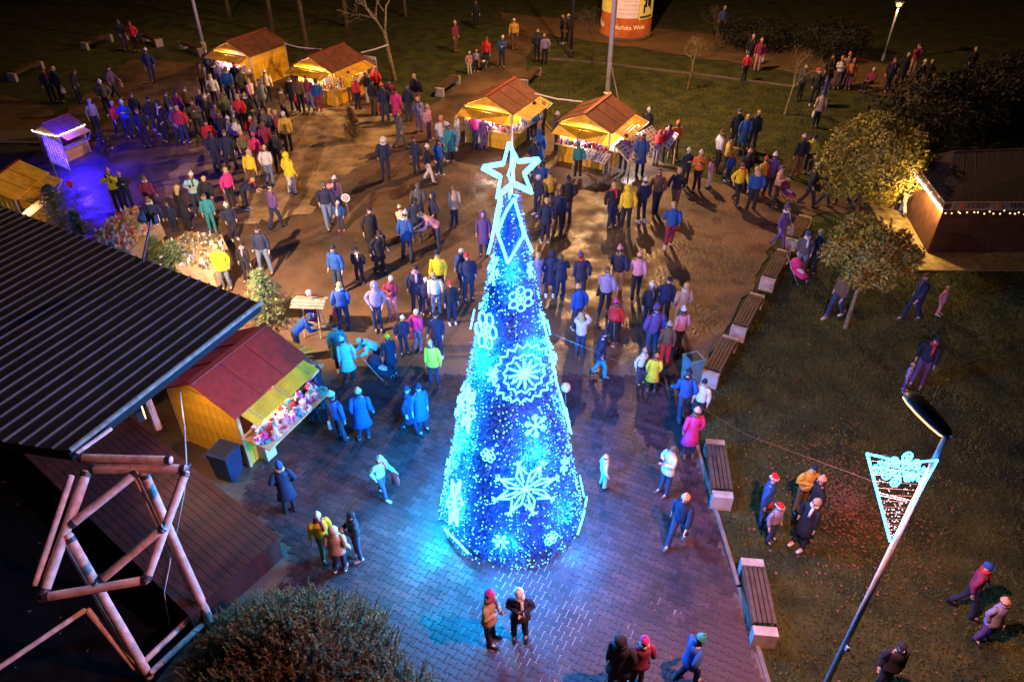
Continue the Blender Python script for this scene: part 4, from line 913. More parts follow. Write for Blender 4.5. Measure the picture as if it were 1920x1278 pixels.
shrub(1880, 230, (3.6, 2.4, 1.8), 1.5, 8000, .09, 'leaf_dark', 'dark shrub in shadow at the right edge above the kiosk', name='dark_shrub')
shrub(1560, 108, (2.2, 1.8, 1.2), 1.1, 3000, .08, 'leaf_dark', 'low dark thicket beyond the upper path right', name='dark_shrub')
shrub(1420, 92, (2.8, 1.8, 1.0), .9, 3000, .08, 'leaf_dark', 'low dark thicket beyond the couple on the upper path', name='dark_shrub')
def juniper(px, py, label, spread, n, hgt, seed):
    random.seed(seed); p = at(px, py); t = empty('juniper_bush', (p.x, p.y, -.05), 0, label, 'bush'); b = MB(); st2 = MB()
    for i in range(n):
        a = random.uniform(0, 6.28); r0 = random.random() ** .6; base = Vector((math.cos(a) * spread[0] * r0, math.sin(a) * spread[1] * r0, 0)); top = hgt * (1 - r0 * r0 * .75) * random.uniform(.75, 1.1)
        d = Vector((base.x * .25 + random.gauss(0, .18), base.y * .25 + random.gauss(0, .18), 1)).normalized(); L = random.uniform(.35, .7); s0_ = base + Vector((0, 0, max(0, top - L))); st2.loft([s0_, s0_ + d * L], [.008, .003], 4, False)
        for k in range(26):
            q = s0_ + d * L * (k / 26); dd = (d * .8 + Vector((random.gauss(0, .55), random.gauss(0, .55), random.gauss(0, .3)))).normalized() * random.uniform(.06, .17) * (1.3 - k / 28); s_ = dd.cross(Vector((.3, .2, .9))).normalized() * .012
            b.add([q - s_, q + s_, q + dd], [(0, 1, 2)])
    b.build('foliage', 'juniper', t); st2.build('stems', 'bark', t)
juniper(560, 1235, 'spreading juniper bush in front of the stage steps, bottom edge', (1.75, 1.15), 1300, 1.5, 3)
juniper(470, 1330, 'second juniper bush at the bottom edge nearer the log truss', (1.25, 1.0), 550, 1.1, 4)
juniper(720, 1330, 'low juniper bush at the bottom edge right of the large one', (1.0, .7), 600, .75, 5)
def fir(px, py, h, r_, label, seed, m_='needle'):
    random.seed(seed); p = at(px, py); t = empty('fir_tree', (p.x, p.y, -.03), 0, label, 'small fir tree'); b = MB(); MB().loft([(0, 0, 0), (0, 0, h)], [.035, .01], 6).build('trunk', 'bark', t)
    nl = int(h / .10)
    for i in range(nl):
        z = .15 + (h - .15) * i / nl; rr = r_ * (1 - z / h) ** .8 + .05
        for k in range(12):
            a = random.uniform(0, 6.28); d = Vector((math.cos(a), math.sin(a), random.uniform(.05, .6))).normalized(); L = rr * random.uniform(.75, 1.1)
            for q_ in range(13):
                q = Vector((0, 0, z)) + d * L * (q_ + 1) / 13; 
                for s2 in (0, 1):
                    dd = (d * .7 + Vector((random.gauss(0, .6), random.gauss(0, .6), random.gauss(0, .45)))).normalized() * .11; s_ = dd.cross(Vector((.3, .2, .9))).normalized() * .011; b.add([q - s_, q + s_, q + dd], [(0, 1, 2)])
    b.build('foliage', m_, t)
    for k in range(8):
        a = random.uniform(0, 6.28); z = random.uniform(.3, h * .85); rr = r_ * (1 - z / h) ** .8 * .95 + .04; MB().ball((math.cos(a) * rr, math.sin(a) * rr, z), .035, 7, 5).build('ornament', 'f_' + random.choice(['wh', 'rd', 'lv', 'gd']), t)
fir(505, 605, 1.85, .9, 'tallest small fir with ornaments beside the sign board', 1); fir(340, 528, 1.5, .85, 'small fir in front of the wreath table behind the stage roof', 2)
fir(120, 432, 1.8, .75, 'sparse little fir beside the left edge stall', 3); fir(155, 446, 1.1, .35, 'low fir just above the stage roof edge, left', 4)
fir(205, 300, 1.3, .5, 'bare-looking fir standing in the blue light', 5, 'juniper'); fir(663, 262, 1.5, .45, 'thin fir in front of the brightly lit stall', 6, 'juniper'); fir(302, 500, 1.15, .45, 'short fir between the two goods tables', 7)
# ---------------- sign board, strollers, small props ----------------
p = at(592, 622); t = empty('notice_board', (p.x, p.y, 0), R(-4), 'wooden notice board with a small plank roof beside the fir', 'notice board')
for s_ in (-1, 1):
    for y in (-.18, .18): MB().loft([(s_ * .24, y * 1.6, 0), (s_ * .20, y * .4, .95)], [.02, .02], 5).build('leg', 'wood_trim', t)
MB().box((0, -.02, .6), (.42, .03, .45)).build('board', 'f_bu', t); MB().box((0, -.04, .62), (.12, .012, .14)).build('notice', 'f_wh', t); MB().box((.02, .12, .25), (.5, .03, .03)).build('crossbar', 'wood_trim', t)
for i in range(6): MB().box((-.02, -.26 + i * .105, 1.12 - abs(i - 2.5) * .035), (.95, .098, .02), 0, 0, Matrix.Rotation(R(14 if i < 3 else -14), 3, 'X')).build('roof_plank', 'board_grey', t)
MB().ball((-.02, .1, 1.28), (.10, .06, .12), 8, 6).build('bow', 'f_pk', t)
def pram(px, py, rz, label, c1, s_=1.0):
    p = at(px, py); t = empty('pram', (p.x, p.y, 0), R(rz), label, 'pram'); t.scale = (.8, .8, .8)
    for x in (-.25, .25):
        for y, r_ in ((-.38, .12), (.32, .16)):
            P = [(x, y + math.cos(a) * r_, r_ + math.sin(a) * r_) for a in np.linspace(0, 2 * math.pi, 15)]; MB().loft(P, [.018] * 15, 6, False).build('wheel', 'rubber', t)
    MB().loft([(0, -.42, .42), (0, -.1, .46), (0, .3, .56)], [(.19, .06), (.22, .14), (.21, .12)], 10, ref=(1, 0, 0)).build('seat', 'f_' + c1, t, smooth=True)
    MB().ball((0, .22, .72), (.23, .26, .24), 12, 8).build('hood', 'f_' + c1, t, smooth=True)
    for x in (-.22, .22): MB().loft([(x, -.38, .14), (x, .05, .45), (x, .62, .98)], [.014] * 3, 6).build('frame', 'steel', t)
    MB().tube((-.22, .62, .98), (.22, .62, .98), .018).build('handle', 'rubber', t); MB().ball((0, -.05, .56), (.13, .25, .08)).build('blanket', 'f_wh', t)
pram(1492, 528, 20, 'pink pram beside the bench at the lawn edge', 'mg'); pram(1472, 377, 30, 'dark red pram by the person in peach', 'bu'); pram(716, 712, 60, 'dark pram lit blue near the pale blue child', 'nv'); pram(908, 130, -20, 'dark pram with golden trim pushed by the red-jacketed person', 'bk')
def balloon(px, py, z, r_, c1, label, wheel=False):
    p = at(px, py, z); t = empty('balloon', p, 0, label, 'balloon')
    if wheel:
        P = [(math.cos(a) * r_, 0, math.sin(a) * r_) for a in np.linspace(0, 2 * math.pi, 17)]; MB().loft(P, [.028] * 17, 6, False).build('ring', 'f_wh', t)
        for k in range(3): a = k * math.pi / 3; MB().tube((math.cos(a) * r_, 0, math.sin(a) * r_), (-math.cos(a) * r_, 0, -math.sin(a) * r_), .018).build('spoke', 'f_wh', t)
        MB().loft([(0, .02, 0), (0, -.0, 0), (0, -.02, 0)], [r_ * .5] * 3, 12).build('centre', 'f_pk', t)
    else: MB().loft([(0, 0, -r_ * 1.25), (0, 0, -r_ * .7), (0, 0, 0), (0, 0, r_ * .7), (0, 0, r_)], [.01, r_ * .7, r_, r_ * .72, .01], 12).build('balloon', 'f_' + c1, t, smooth=True)
    MB().tube((0, 0, -r_), (0.03, 0, -r_ - .6), .004, 4).build('string', 'f_wh', t)
balloon(648, 371, 1.35, .13, 'wh', 'white snowflake-wheel balloon held by the person in pink', True); balloon(1153, 592, 1.3, .17, 'rd', 'red and white balloon right of the light tree'); balloon(1061, 726, 1.0, .13, 'pe', 'pink balloon touching the right side of the light tree'); balloon(130, 345, 1.1, .13, 'rd', 'dark red balloon by the blue-lit stall')
# ---------------- people ----------------
def skel(p, vr=0):
    J = dict(pel=(0, 0, .94), wai=(0, 0, 1.08), che=(0, 0, 1.27), upc=(0, 0, 1.38), nec=(0, .0, 1.46), hea=(0, -.015, 1.575), top=(0, .0, 1.66))
    for s, S in ((-1, 'L'), (1, 'R')):
        J['sh' + S] = (s * .18, 0, 1.385); J['el' + S] = (s * .235, .03, 1.12); J['wr' + S] = (s * .245, -.04, .88)
        J['hi' + S] = (s * .09, 0, .90); J['kn' + S] = (s * .10, -.01, .48); J['an' + S] = (s * .11, .02, .09)
    if p == 'phone':
        J['elL'], J['elR'] = (-.235, -.03, 1.13), (.235, -.03, 1.13); J['wrL'], J['wrR'] = (-.07, -.25, 1.20), (.06, -.27, 1.22)
    if p == 'photo':
        J['elL'], J['elR'] = (-.24, -.2, 1.27), (.24, -.2, 1.27); J['wrL'], J['wrR'] = (-.08, -.3, 1.50), (.08, -.3, 1.50)
    if p == 'pocket':
        J['elL'], J['elR'] = (-.30, .06, 1.14), (.30, .06, 1.14); J['wrL'], J['wrR'] = (-.20, -.07, .95), (.20, -.07, .95)
    if p == 'cross':
        J['elL'], J['elR'] = (-.26, -.05, 1.13), (.26, -.05, 1.13); J['wrL'], J['wrR'] = (.06, -.2, 1.15), (-.06, -.21, 1.12)
    if p == 'point':
        J['elR'] = (.34, -.16, 1.25); J['wrR'] = (.36, -.38, 1.36)
    if p in ('walk', 'walk2'):
        q = 1 if p == 'walk' else -1
        J['elL'], J['wrL'] = (-.24, .1 * q, 1.13), (-.25, .0 + .12 * q - .08, .91); J['elR'], J['wrR'] = (.24, -.1 * q, 1.13), (.25, -.22 * q - .02, .94)
        J['knL'], J['anL'] = (-.09, -.13 * q - .02, .50), (-.09, -.24 * q, .10 if q > 0 else .17); J['knR'], J['anR'] = (.09, .08 * q - .03, .49), (.09, .27 * q, .17 if q > 0 else .10)
    if p == 'wide': J['knL'], J['anL'] = (-.15, 0, .49), (-.19, .02, .09); J['knR'], J['anR'] = (.15, 0, .49), (.19, .0, .09)
    J = {k: Vector(v) for k, v in J.items()}
    if vr:
        rr = random.Random(vr * 31 + len(p)); j = lambda q: Vector((rr.uniform(-q, q), rr.uniform(-q, q), rr.uniform(-q, q)))
        for S in 'LR':
            J['el' + S] += j(.035); J['wr' + S] += j(.05); J['kn' + S] += Vector((rr.uniform(-.03, .03), rr.uniform(-.05, .02), 0)); J['an' + S] += Vector((rr.uniform(-.03, .04), rr.uniform(-.08, .08), 0)); J['sh' + S] += j(.012)
        q = Vector((rr.uniform(-.03, .03), rr.uniform(-.045, .01), 0)); J['hea'] += q; J['top'] += q * 1.7; q = Vector((rr.uniform(-.025, .025), rr.uniform(-.03, .02), 0))
        for k in ('che', 'upc', 'nec', 'hea', 'top', 'shL', 'shR'): J[k] += q * (1 if k == 'che' else 1.5)
    if p in ('bend', 'look'):
        an = R(50 if p == 'bend' else 14); pv_ = J['pel'].copy(); m_ = Matrix.Rotation(an, 3, 'X')
        for k in J:
            if k[:2] not in ('hi', 'kn', 'an') and k != 'pel': J[k] = m_ @ (J[k] - pv_) + pv_
        if p == 'bend':
            for s, S in ((-1, 'L'), (1, 'R')): J['el' + S] = J['sh' + S] + Vector((s * .05, -.08, -.24)); J['wr' + S] = J['el' + S] + Vector((-s * .08, -.2, -.08))
    if p == 'sit':
        for k in J:
            if k[:2] not in ('kn', 'an', 'hi'): J[k] = J[k] - Vector((0, 0, .46))
        for s, S in ((-1, 'L'), (1, 'R')): J['hi' + S] = Vector((s * .1, 0, .5)); J['kn' + S] = Vector((s * .12, -.42, .5)); J['an' + S] = Vector((s * .12, -.44, .09)); J['wr' + S] = Vector((s * .1, -.3, .62)); J['el' + S] = Vector((s * .25, -.06, .68))
    return J
def skin_mesh(name, V_, E_, Rr, root, m_):
    me = bpy.data.meshes.new('t'); me.from_pydata(V_, E_, []); o = bpy.data.objects.new('t', me); C.objects.link(o)
    md_ = o.modifiers.new('s', 'SKIN'); sv = me.skin_vertices[0].data
    for i, r_ in enumerate(Rr): sv[i].radius = r_ if isinstance(r_, tuple) else (r_, r_)
    for i in range(len(V_)): sv[i].use_root = (i == root)
    sb = o.modifiers.new('b', 'SUBSURF'); sb.levels = 1
    dg = bpy.context.evaluated_depsgraph_get(); dg.update(); r = bpy.data.meshes.new_from_object(o.evaluated_get(dg)); r.name = name
    bpy.data.objects.remove(o); bpy.data.meshes.remove(me)
    r.materials.clear(); r.materials.append(M[m_]); r.polygons.foreach_set('use_smooth', [True] * len(r.polygons)); return r
def body_mesh(J):
    V_, E_, Q = [], [], []
    def a(p, r_, par=None):
        V_.append(tuple(p)); Q.append(r_); i = len(V_) - 1
        if par is not None: E_.append((par, i))
        return i
    pel = a(J['pel'], (.115, .095)); wai = a(J['wai'], (.11, .085), pel); che = a(J['che'], (.13, .095), wai); upc = a(J['upc'], (.10, .08), che)
    nec = a(J['nec'], .05, upc); up_ = (J['hea'] - J['nec']).normalized(); fw = Vector((0, -1, 0)) - up_ * Vector((0, -1, 0)).dot(up_)
    jaw = a(J['hea'] - up_ * .055 + fw * .012, (.058, .062), nec); hd_ = a(J['hea'], (.072, .088), jaw); a(J['top'], (.05, .06), hd_)
    for s, S in ((-1, 'L'), (1, 'R')):
        sh = a(J['sh' + S] - Vector((s * .025, 0, .035)), .038, upc); el = a(J['el' + S], .038, sh); wr = a(J['wr' + S], .026, el)
        d = (J['wr' + S] - J['el' + S]).normalized(); sd_ = d.cross(Vector((s, 0, .2))).normalized(); pm_ = a(J['wr' + S] + d * .07, (.034, .022), wr)
        for k, (o_, L_) in enumerate(((-.027, .062), (-.009, .074), (.009, .07), (.027, .055))):
            b_ = J['wr' + S] + d * .085 + sd_ * o_; q = a(b_ + d * L_ * .55, .0095, pm_); a(b_ + d * L_ + fw * .012, .008, q)
        a(J['wr' + S] + d * .07 + sd_ * -.05, .010, wr)
        hi = a(J['hi' + S], .085, pel); kn = a(J['kn' + S], .055, hi); an_ = a(J['an' + S], .038, kn); a(J['an' + S] + Vector((0, -.13, -.045)), (.04, .03), an_)
    return skin_mesh('body', V_, E_, Q, 0, 'skin')
def lerp(a, e, t): return a + (e - a) * t
def coat_mesh(J, kind):
    b = MB(); pel, wai, che, upc, nec = (J[k] for k in ('pel', 'wai', 'che', 'upc', 'nec'))
    dn = (pel - wai).normalized() if J['knL'].y > -.3 else (pel - wai).normalized()
    hem = {'short': .03, 'mid': .16, 'long': .42, 'puffy': .05}[kind]
    if J['knL'].y < -.3: hem = .02
    path = []; rad = []
    hp = pel + Vector((0, 0, -1)) * hem if hem > .1 else pel + dn * hem
    if hem > .1:
        path += [hp, hp + Vector((0, 0, .01)), lerp(hp, pel, .55)]; w_ = .20 + hem * .14; rad += [(w_ * .92, w_ * .70), (w_, w_ * .76), (.198, .15)]
    else: path += [hp, hp - dn * .02]; rad += [(.16, .12), (.178, .135)]
    seg = [(pel, .182, .138), (lerp(pel, wai, .6), .176, .132), (wai, .168, .125), (lerp(wai, che, .5), .178, .13), (che, .192, .138), (lerp(che, upc, .6), .188, .125), (upc, .158, .108), (lerp(upc, nec, .4), .105, .085), (lerp(upc, nec, .75), .072, .072), (nec, .082, .08), (nec + (nec - upc) * .3, .086, .084)]
    if kind == 'puffy':
        s2 = []
        for i in range(len(seg) - 1):
            p, q = seg[i], seg[i + 1]; s2.append((p[0], p[1] * .97, p[2] * .97)); s2.append((lerp(p[0], q[0], .5), (p[1] + q[1]) / 2 * 1.09 + .004, (p[2] + q[2]) / 2 * 1.09 + .004))
        seg = s2 + [seg[-1]]
    for p, x, y in seg:
        if not path or (p - path[-1]).length > .008: path.append(p); rad.append((x, y))
    b.loft(path, rad, 14, noise=.028)
    for S in 'LR':
        s = -1 if S == 'L' else 1; sh, el, wr = J['sh' + S], J['el' + S], J['wr' + S]; st = sh - Vector((s * .075, 0, .015)); sh = sh - Vector((s * .008, 0, .028))
        P = [st, sh, lerp(sh, el, .35), lerp(sh, el, .7), el, lerp(el, wr, .35), lerp(el, wr, .7), lerp(el, wr, .93), lerp(el, wr, .95)]; q = 1.16 if kind == 'puffy' else 1
        b.loft(P, [.045, .064 * q, .073 * q, .066 * q, .064 * q, .06 * q, .053 * q, .05, .035], 9, noise=.03)
    return b.mesh('coat', 'f_nv', True)
def trousers_mesh(J, skirt=False):
    b = MB(); pel = J['pel']; b.loft([J['wai'], pel, lerp(J['hiL'], J['hiR'], .5) - Vector((0, 0, .06))], [(.13, .10), (.155, .125), (.14, .12)], 12)
    for S in 'LR':
        hi, kn, an_ = J['hi' + S], J['kn' + S], J['an' + S]; b.loft([hi + Vector((0, 0, .04)), hi, lerp(hi, kn, .5), kn, lerp(kn, an_, .5), lerp(kn, an_, .9), an_], [.09, .098, .085, .068, .066, .062, .06], 9, noise=.03)
    return b.mesh('trousers', 'f_nv', True)
def shoe_mesh(J, S):
    b = MB(); a_ = J['an' + S]; z = a_.z - .09
    b.loft([(a_.x, a_.y + .075, z + .035), (a_.x, a_.y + .05, z + .045), (a_.x, a_.y - .03, z + .05), (a_.x, a_.y - .12, z + .035), (a_.x, a_.y - .185, z + .03), (a_.x, a_.y - .2, z + .025)], [(.025, .025), (.045, .045), (.048, .05), (.05, .036), (.038, .028), (.015, .015)], 10, ref=(1, 0, 0))
    b.loft([(a_.x, a_.y, z + .05), (a_.x, a_.y + .005, z + .17)], [.056, .054], 9); return b.mesh('shoe', 'rubber', True)
def headframe(J):
    up_ = (J['top'] - J['nec']).normalized(); fw = (Vector((0, -1, 0)) - up_ * Vector((0, -1, 0)).dot(up_)).normalized(); return J['hea'], up_, fw, fw.cross(up_)
def warp(b, J, rz=0.):
    h, up_, fw, sd_ = headframe(J); b.v = [tuple(h + sd_ * v[0] - fw * v[1] + up_ * v[2]) for v in b.v]; return b
def face_mesh(J):
    b = MB()
    for s in (-1, 1): b.ball((s * .03, -.086, .006), (.008, .006, .006), 8, 5, 0); b.ball((s * .078, .0, 0), (.012, .02, .03), 6, 5, 2)
    b.loft([(0, -.088, .018), (0, -.106, -.012), (0, -.098, -.025)], [.008, .014, .012], 6, True, 2); b.box((0, -.088, -.05), (.042, .012, .01), 0, 1); return warp(b, J).mesh('face', ['eye', 'lip', 'skin'], True)
def dome(b, rx, ry, rz, c_=(0, 0, 0), z0=-.2, n=12, k=7, front=None):
    vs = []; c_ = Vector(c_)
    for i in range(k):
        th = math.acos(max(-1, min(1, z0))) * (1 - i / k)
        for j in range(n):
            a = 2 * math.pi * j / n; z = math.cos(th); r_ = math.sin(th); y = r_ * math.sin(a); 
            if front is not None and y < front: y = front
            vs.append(c_ + Vector((r_ * math.cos(a) * rx, y * ry, z * rz)))
    vs.append(c_ + Vector((0, 0, rz))); L = len(vs) - 1
    fs = [(i * n + j, i * n + (j + 1) % n, (i + 1) * n + (j + 1) % n, (i + 1) * n + j) for i in range(k - 1) for j in range(n)] + [((k - 1) * n + j, (k - 1) * n + (j + 1) % n, L) for j in range(n)] + [tuple(range(n - 1, -1, -1))]
    b.add(vs, fs)
def head_mesh(J, kind):
    b = MB()
    if kind == 'hair': dome(b, .092, .104, .10, (0, .018, .022), -.05); b.loft([(0, .06, -.02), (0, .055, -.07)], [(.075, .045), (.06, .03)], 10)
    if kind == 'long': dome(b, .096, .108, .104, (0, .018, .022), -.05); b.loft([(0, .05, .02), (0, .07, -.08), (0, .085, -.2), (0, .09, -.27)], [(.088, .06), (.1, .055), (.095, .045), (.06, .025)], 10)
    if kind == 'knit':
        b.loft([(0, .03, .05), (0, .03, -.02), (0, .03, -.07)], [(.083, .085), (.082, .08), (.06, .05)], 10, True, 1); dome(b, .088, .103, .115, (0, .012, .03), .0); P = [(math.cos(a) * .086, .012 + math.sin(a) * .101, .045) for a in np.linspace(0, 2 * math.pi, 15)]; b.loft(P, [.014] * 15, 6, False); b.ball((0, .015, .155), .028, 8, 5)
    if kind == 'cap': dome(b, .098, .112, .10, (0, .008, .025), .0); b.loft([(0, -.08, .035), (0, -.17, .025)], [(.075, .012), (.05, .008)], 10)
    if kind == 'hood': dome(b, .125, .125, .135, (0, .035, .005), -.55, 12, 8, -.55); b.loft([(0, .06, -.10), (0, .045, -.14)], [(.11, .08), (.12, .09)], 12)
    if kind == 'santa':
        b.loft([(0, 0, .03), (0, 0, .08), (.02, .03, .15), (.08, .06, .17), (.12, .08, .12)], [(.1, .112), (.09, .1), (.055, .06), (.03, .03), (.015, .015)], 12)
        P = [(math.cos(a) * .1, .005 + math.sin(a) * .112, .035) for a in np.linspace(0, 2 * math.pi, 15)]; b.loft(P, [.024] * 15, 6, False, 1); b.ball((.125, .085, .11), .03, 8, 5, 1)
        return warp(b, J).mesh('santa_hat', ['f_rd', 'f_wh'], True)
    return warp(b, J).mesh(kind, ['f_nv', 'hairb'] if kind == 'knit' else 'f_nv', True)
def scarf_mesh(J):
    P = []; h = J['nec']; b = MB()
    for a in np.linspace(0, 2 * math.pi, 15): P.append(h + Vector((math.cos(a) * .082, math.sin(a) * .078, .0)))
    b.loft(P, [.034] * 15, 7, False, noise=.08); b.loft([h + Vector((.04, -.09, -.01)), h + Vector((.05, -.16, -.15)), h + Vector((.05, -.165, -.28))], [(.035, .015)] * 3, 6); return b.mesh('scarf', 'f_wh', True)
PC = {}
def pm_(pose, what):
    k = (pose, what)
    if k not in PC:
        J = PC.setdefault((pose, 'J'), skel(*pose))
        PC[k] = (body_mesh(J) if what == 'body' else face_mesh(J) if what == 'face' else trousers_mesh(J) if what == 'legs' else shoe_mesh(J, what[-1]) if what[:4] == 'shoe' else scarf_mesh(J) if what == 'scarf' else coat_mesh(J, what[5:]) if what[:5] == 'coat_' else head_mesh(J, what[5:]))
    return PC[k]
def part(name, me, parent, m_):
    o = bpy.data.objects.new(name, me); C.objects.link(o); o.parent = parent
    if m_: o.material_slots[0].link = 'OBJECT'; o.material_slots[0].material = M[m_]
    return o
RP = []
POS = dict(s='stand', p='phone', a='photo', h='pocket', x='cross', w='walk', v='walk2', b='bend', l='look', t='sit', i='wide', o='point')
LEN = dict(q='puffy', s='short', m='mid', l='long', f='puffy'); HD = dict(h='hair', l='long', k='knit', c='cap', d='hood', s='santa')
HN = dict(h='{} hair', l='long {} hair', k='{} knit hat', c='{} cap', d='hood up', s='santa hat')
GN = dict(s='jacket', m='coat', l='long coat', f='puffer jacket')
def person(x, y, ps, face, h, spec, where):
    """spec: coat colour+cut, leg colour, head kind+colour, e.g. 'nvs bk kwh' """
    sp_ = spec.split(); cc_, cut, lg_, hd_, hc = sp_[0][:2], sp_[0][2], sp_[1], sp_[2][0], sp_[2][1:] or sp_[0][:2]
    if hd_ == 'h' and hc not in ('gy', 'bk', 'br', 'bd', 'wh'): hd_ = 'k'  # odd head tints, meant as lamplit faces and hats, become knit hats
    P = at(x, y, 0.0); z = 0.0 if P.y < 15.5 and inside(P.x, P.y, pave) else -0.02
    lab = f"{'child' if h < 1.42 else 'person'} in {FAB[cc_][1]} {GN[cut]}, {HN[hd_].format(FAB.get(hc, ('', ''))[1]) if hd_ not in 'ds' else HN[hd_]}, {where}"
    if len(lab.split()) > 16: lab = lab.replace(' knit hat', ' hat')
    if cut == 's' and random.random() < .4: cut = 'q'
    t = empty('person', (P.x, P.y, z), R(face), lab, 'person', 'people at the Christmas market')
    RP.append((lab, x, y))
    s_ = h / 1.70 * (1 - .13 * min(1, max(0, (y - 420) / 480))); wd = s_ * random.uniform(.90, 1.02) * (1.06 if h < 1.42 else 1); t.scale = (wd, wd, s_); pose = (POS[ps], random.randrange(4))
    part('body', pm_(pose, 'body'), t, None); part('face', pm_(pose, 'face'), t, None)['kind'] = 'stuff'
    part('coat', pm_(pose, 'coat_' + LEN[cut]), t, 'f_' + cc_); part('trousers', pm_(pose, 'legs'), t, 'f_' + ('dj' if lg_ == 'bl' else lg_))
    sc_ = 'f_' + random.choice(['bk', 'bk', 'br', 'wh', 'gy']) if len(sp_) < 5 else 'f_' + sp_[4]
    part('shoe', pm_(pose, 'shoeL'), t, sc_); part('shoe', pm_(pose, 'shoeR'), t, sc_)
    part('santa_hat' if hd_ == 's' else ('hood' if hd_ == 'd' else 'hair' if hd_ in 'hl' else 'hat'), pm_(pose, 'head_' + HD[hd_]), t, None if hd_ == 's' else 'f_' + hc)
    if len(sp_) <= 3 and hd_ != 'd' and random.random() < .35: part('scarf', pm_(pose, 'scarf'), t, 'f_' + random.choice(['bk', 'gy', 'bu', 'wh', 'rd', 'br', 'ol']))
    if len(sp_) > 3 and sp_[3] != '-': part('scarf', pm_(pose, 'scarf'), t, 'f_' + sp_[3])
    if ps in 'pa':
        J = PC[(pose, 'J')]; m_ = (J['wrL'] + J['wrR']) / 2 + Vector((0, -.07, .06)); q = t.matrix_basis @ m_
        o = MB_phone(q, R(face)); o['label'] = 'phone held by the ' + ' '.join(lab.replace(',', '').split()[:12])
    if ps in 'sw' and cut != 'l' and random.random() < .22:
        J = PC[(pose, 'J')]; bc = random.choice(['bk', 'br', 'rd', 'wh', 'nv', 'be']); q = t.matrix_basis @ (J['wrR'] + Vector((0.0, -.01, -.06)))
        t3 = empty('shopping_bag', q, R(face + 80), f"{FAB[bc][1]} bag in hand of person {where}", 'bag')
        b = MB(); b.loft([(0, 0, -.34), (0, 0, -.33), (0, 0, -.2), (0, 0, -.08)], [(.10, .05), (.13, .07), (.125, .06), (.12, .03)], 10); b.build('pouch', 'f_' + bc, t3, smooth=True)
        MB().loft([(-.08, 0, -.08), (-.05, 0, 0), (.05, 0, 0), (.08, 0, -.08)], [.008] * 4, 5).build('strap', 'f_' + bc, t3)
    return t
_ph = []
def MB_phone(q, rz):
    if not _ph: _ph.append(MB().box((0, 0, 0), (.075, .01, .15)).mesh('phone', 'eye'))
    return obj('phone', _ph[0], None, q, rz, 'phone', 'phone', 'phones held up by visitors')
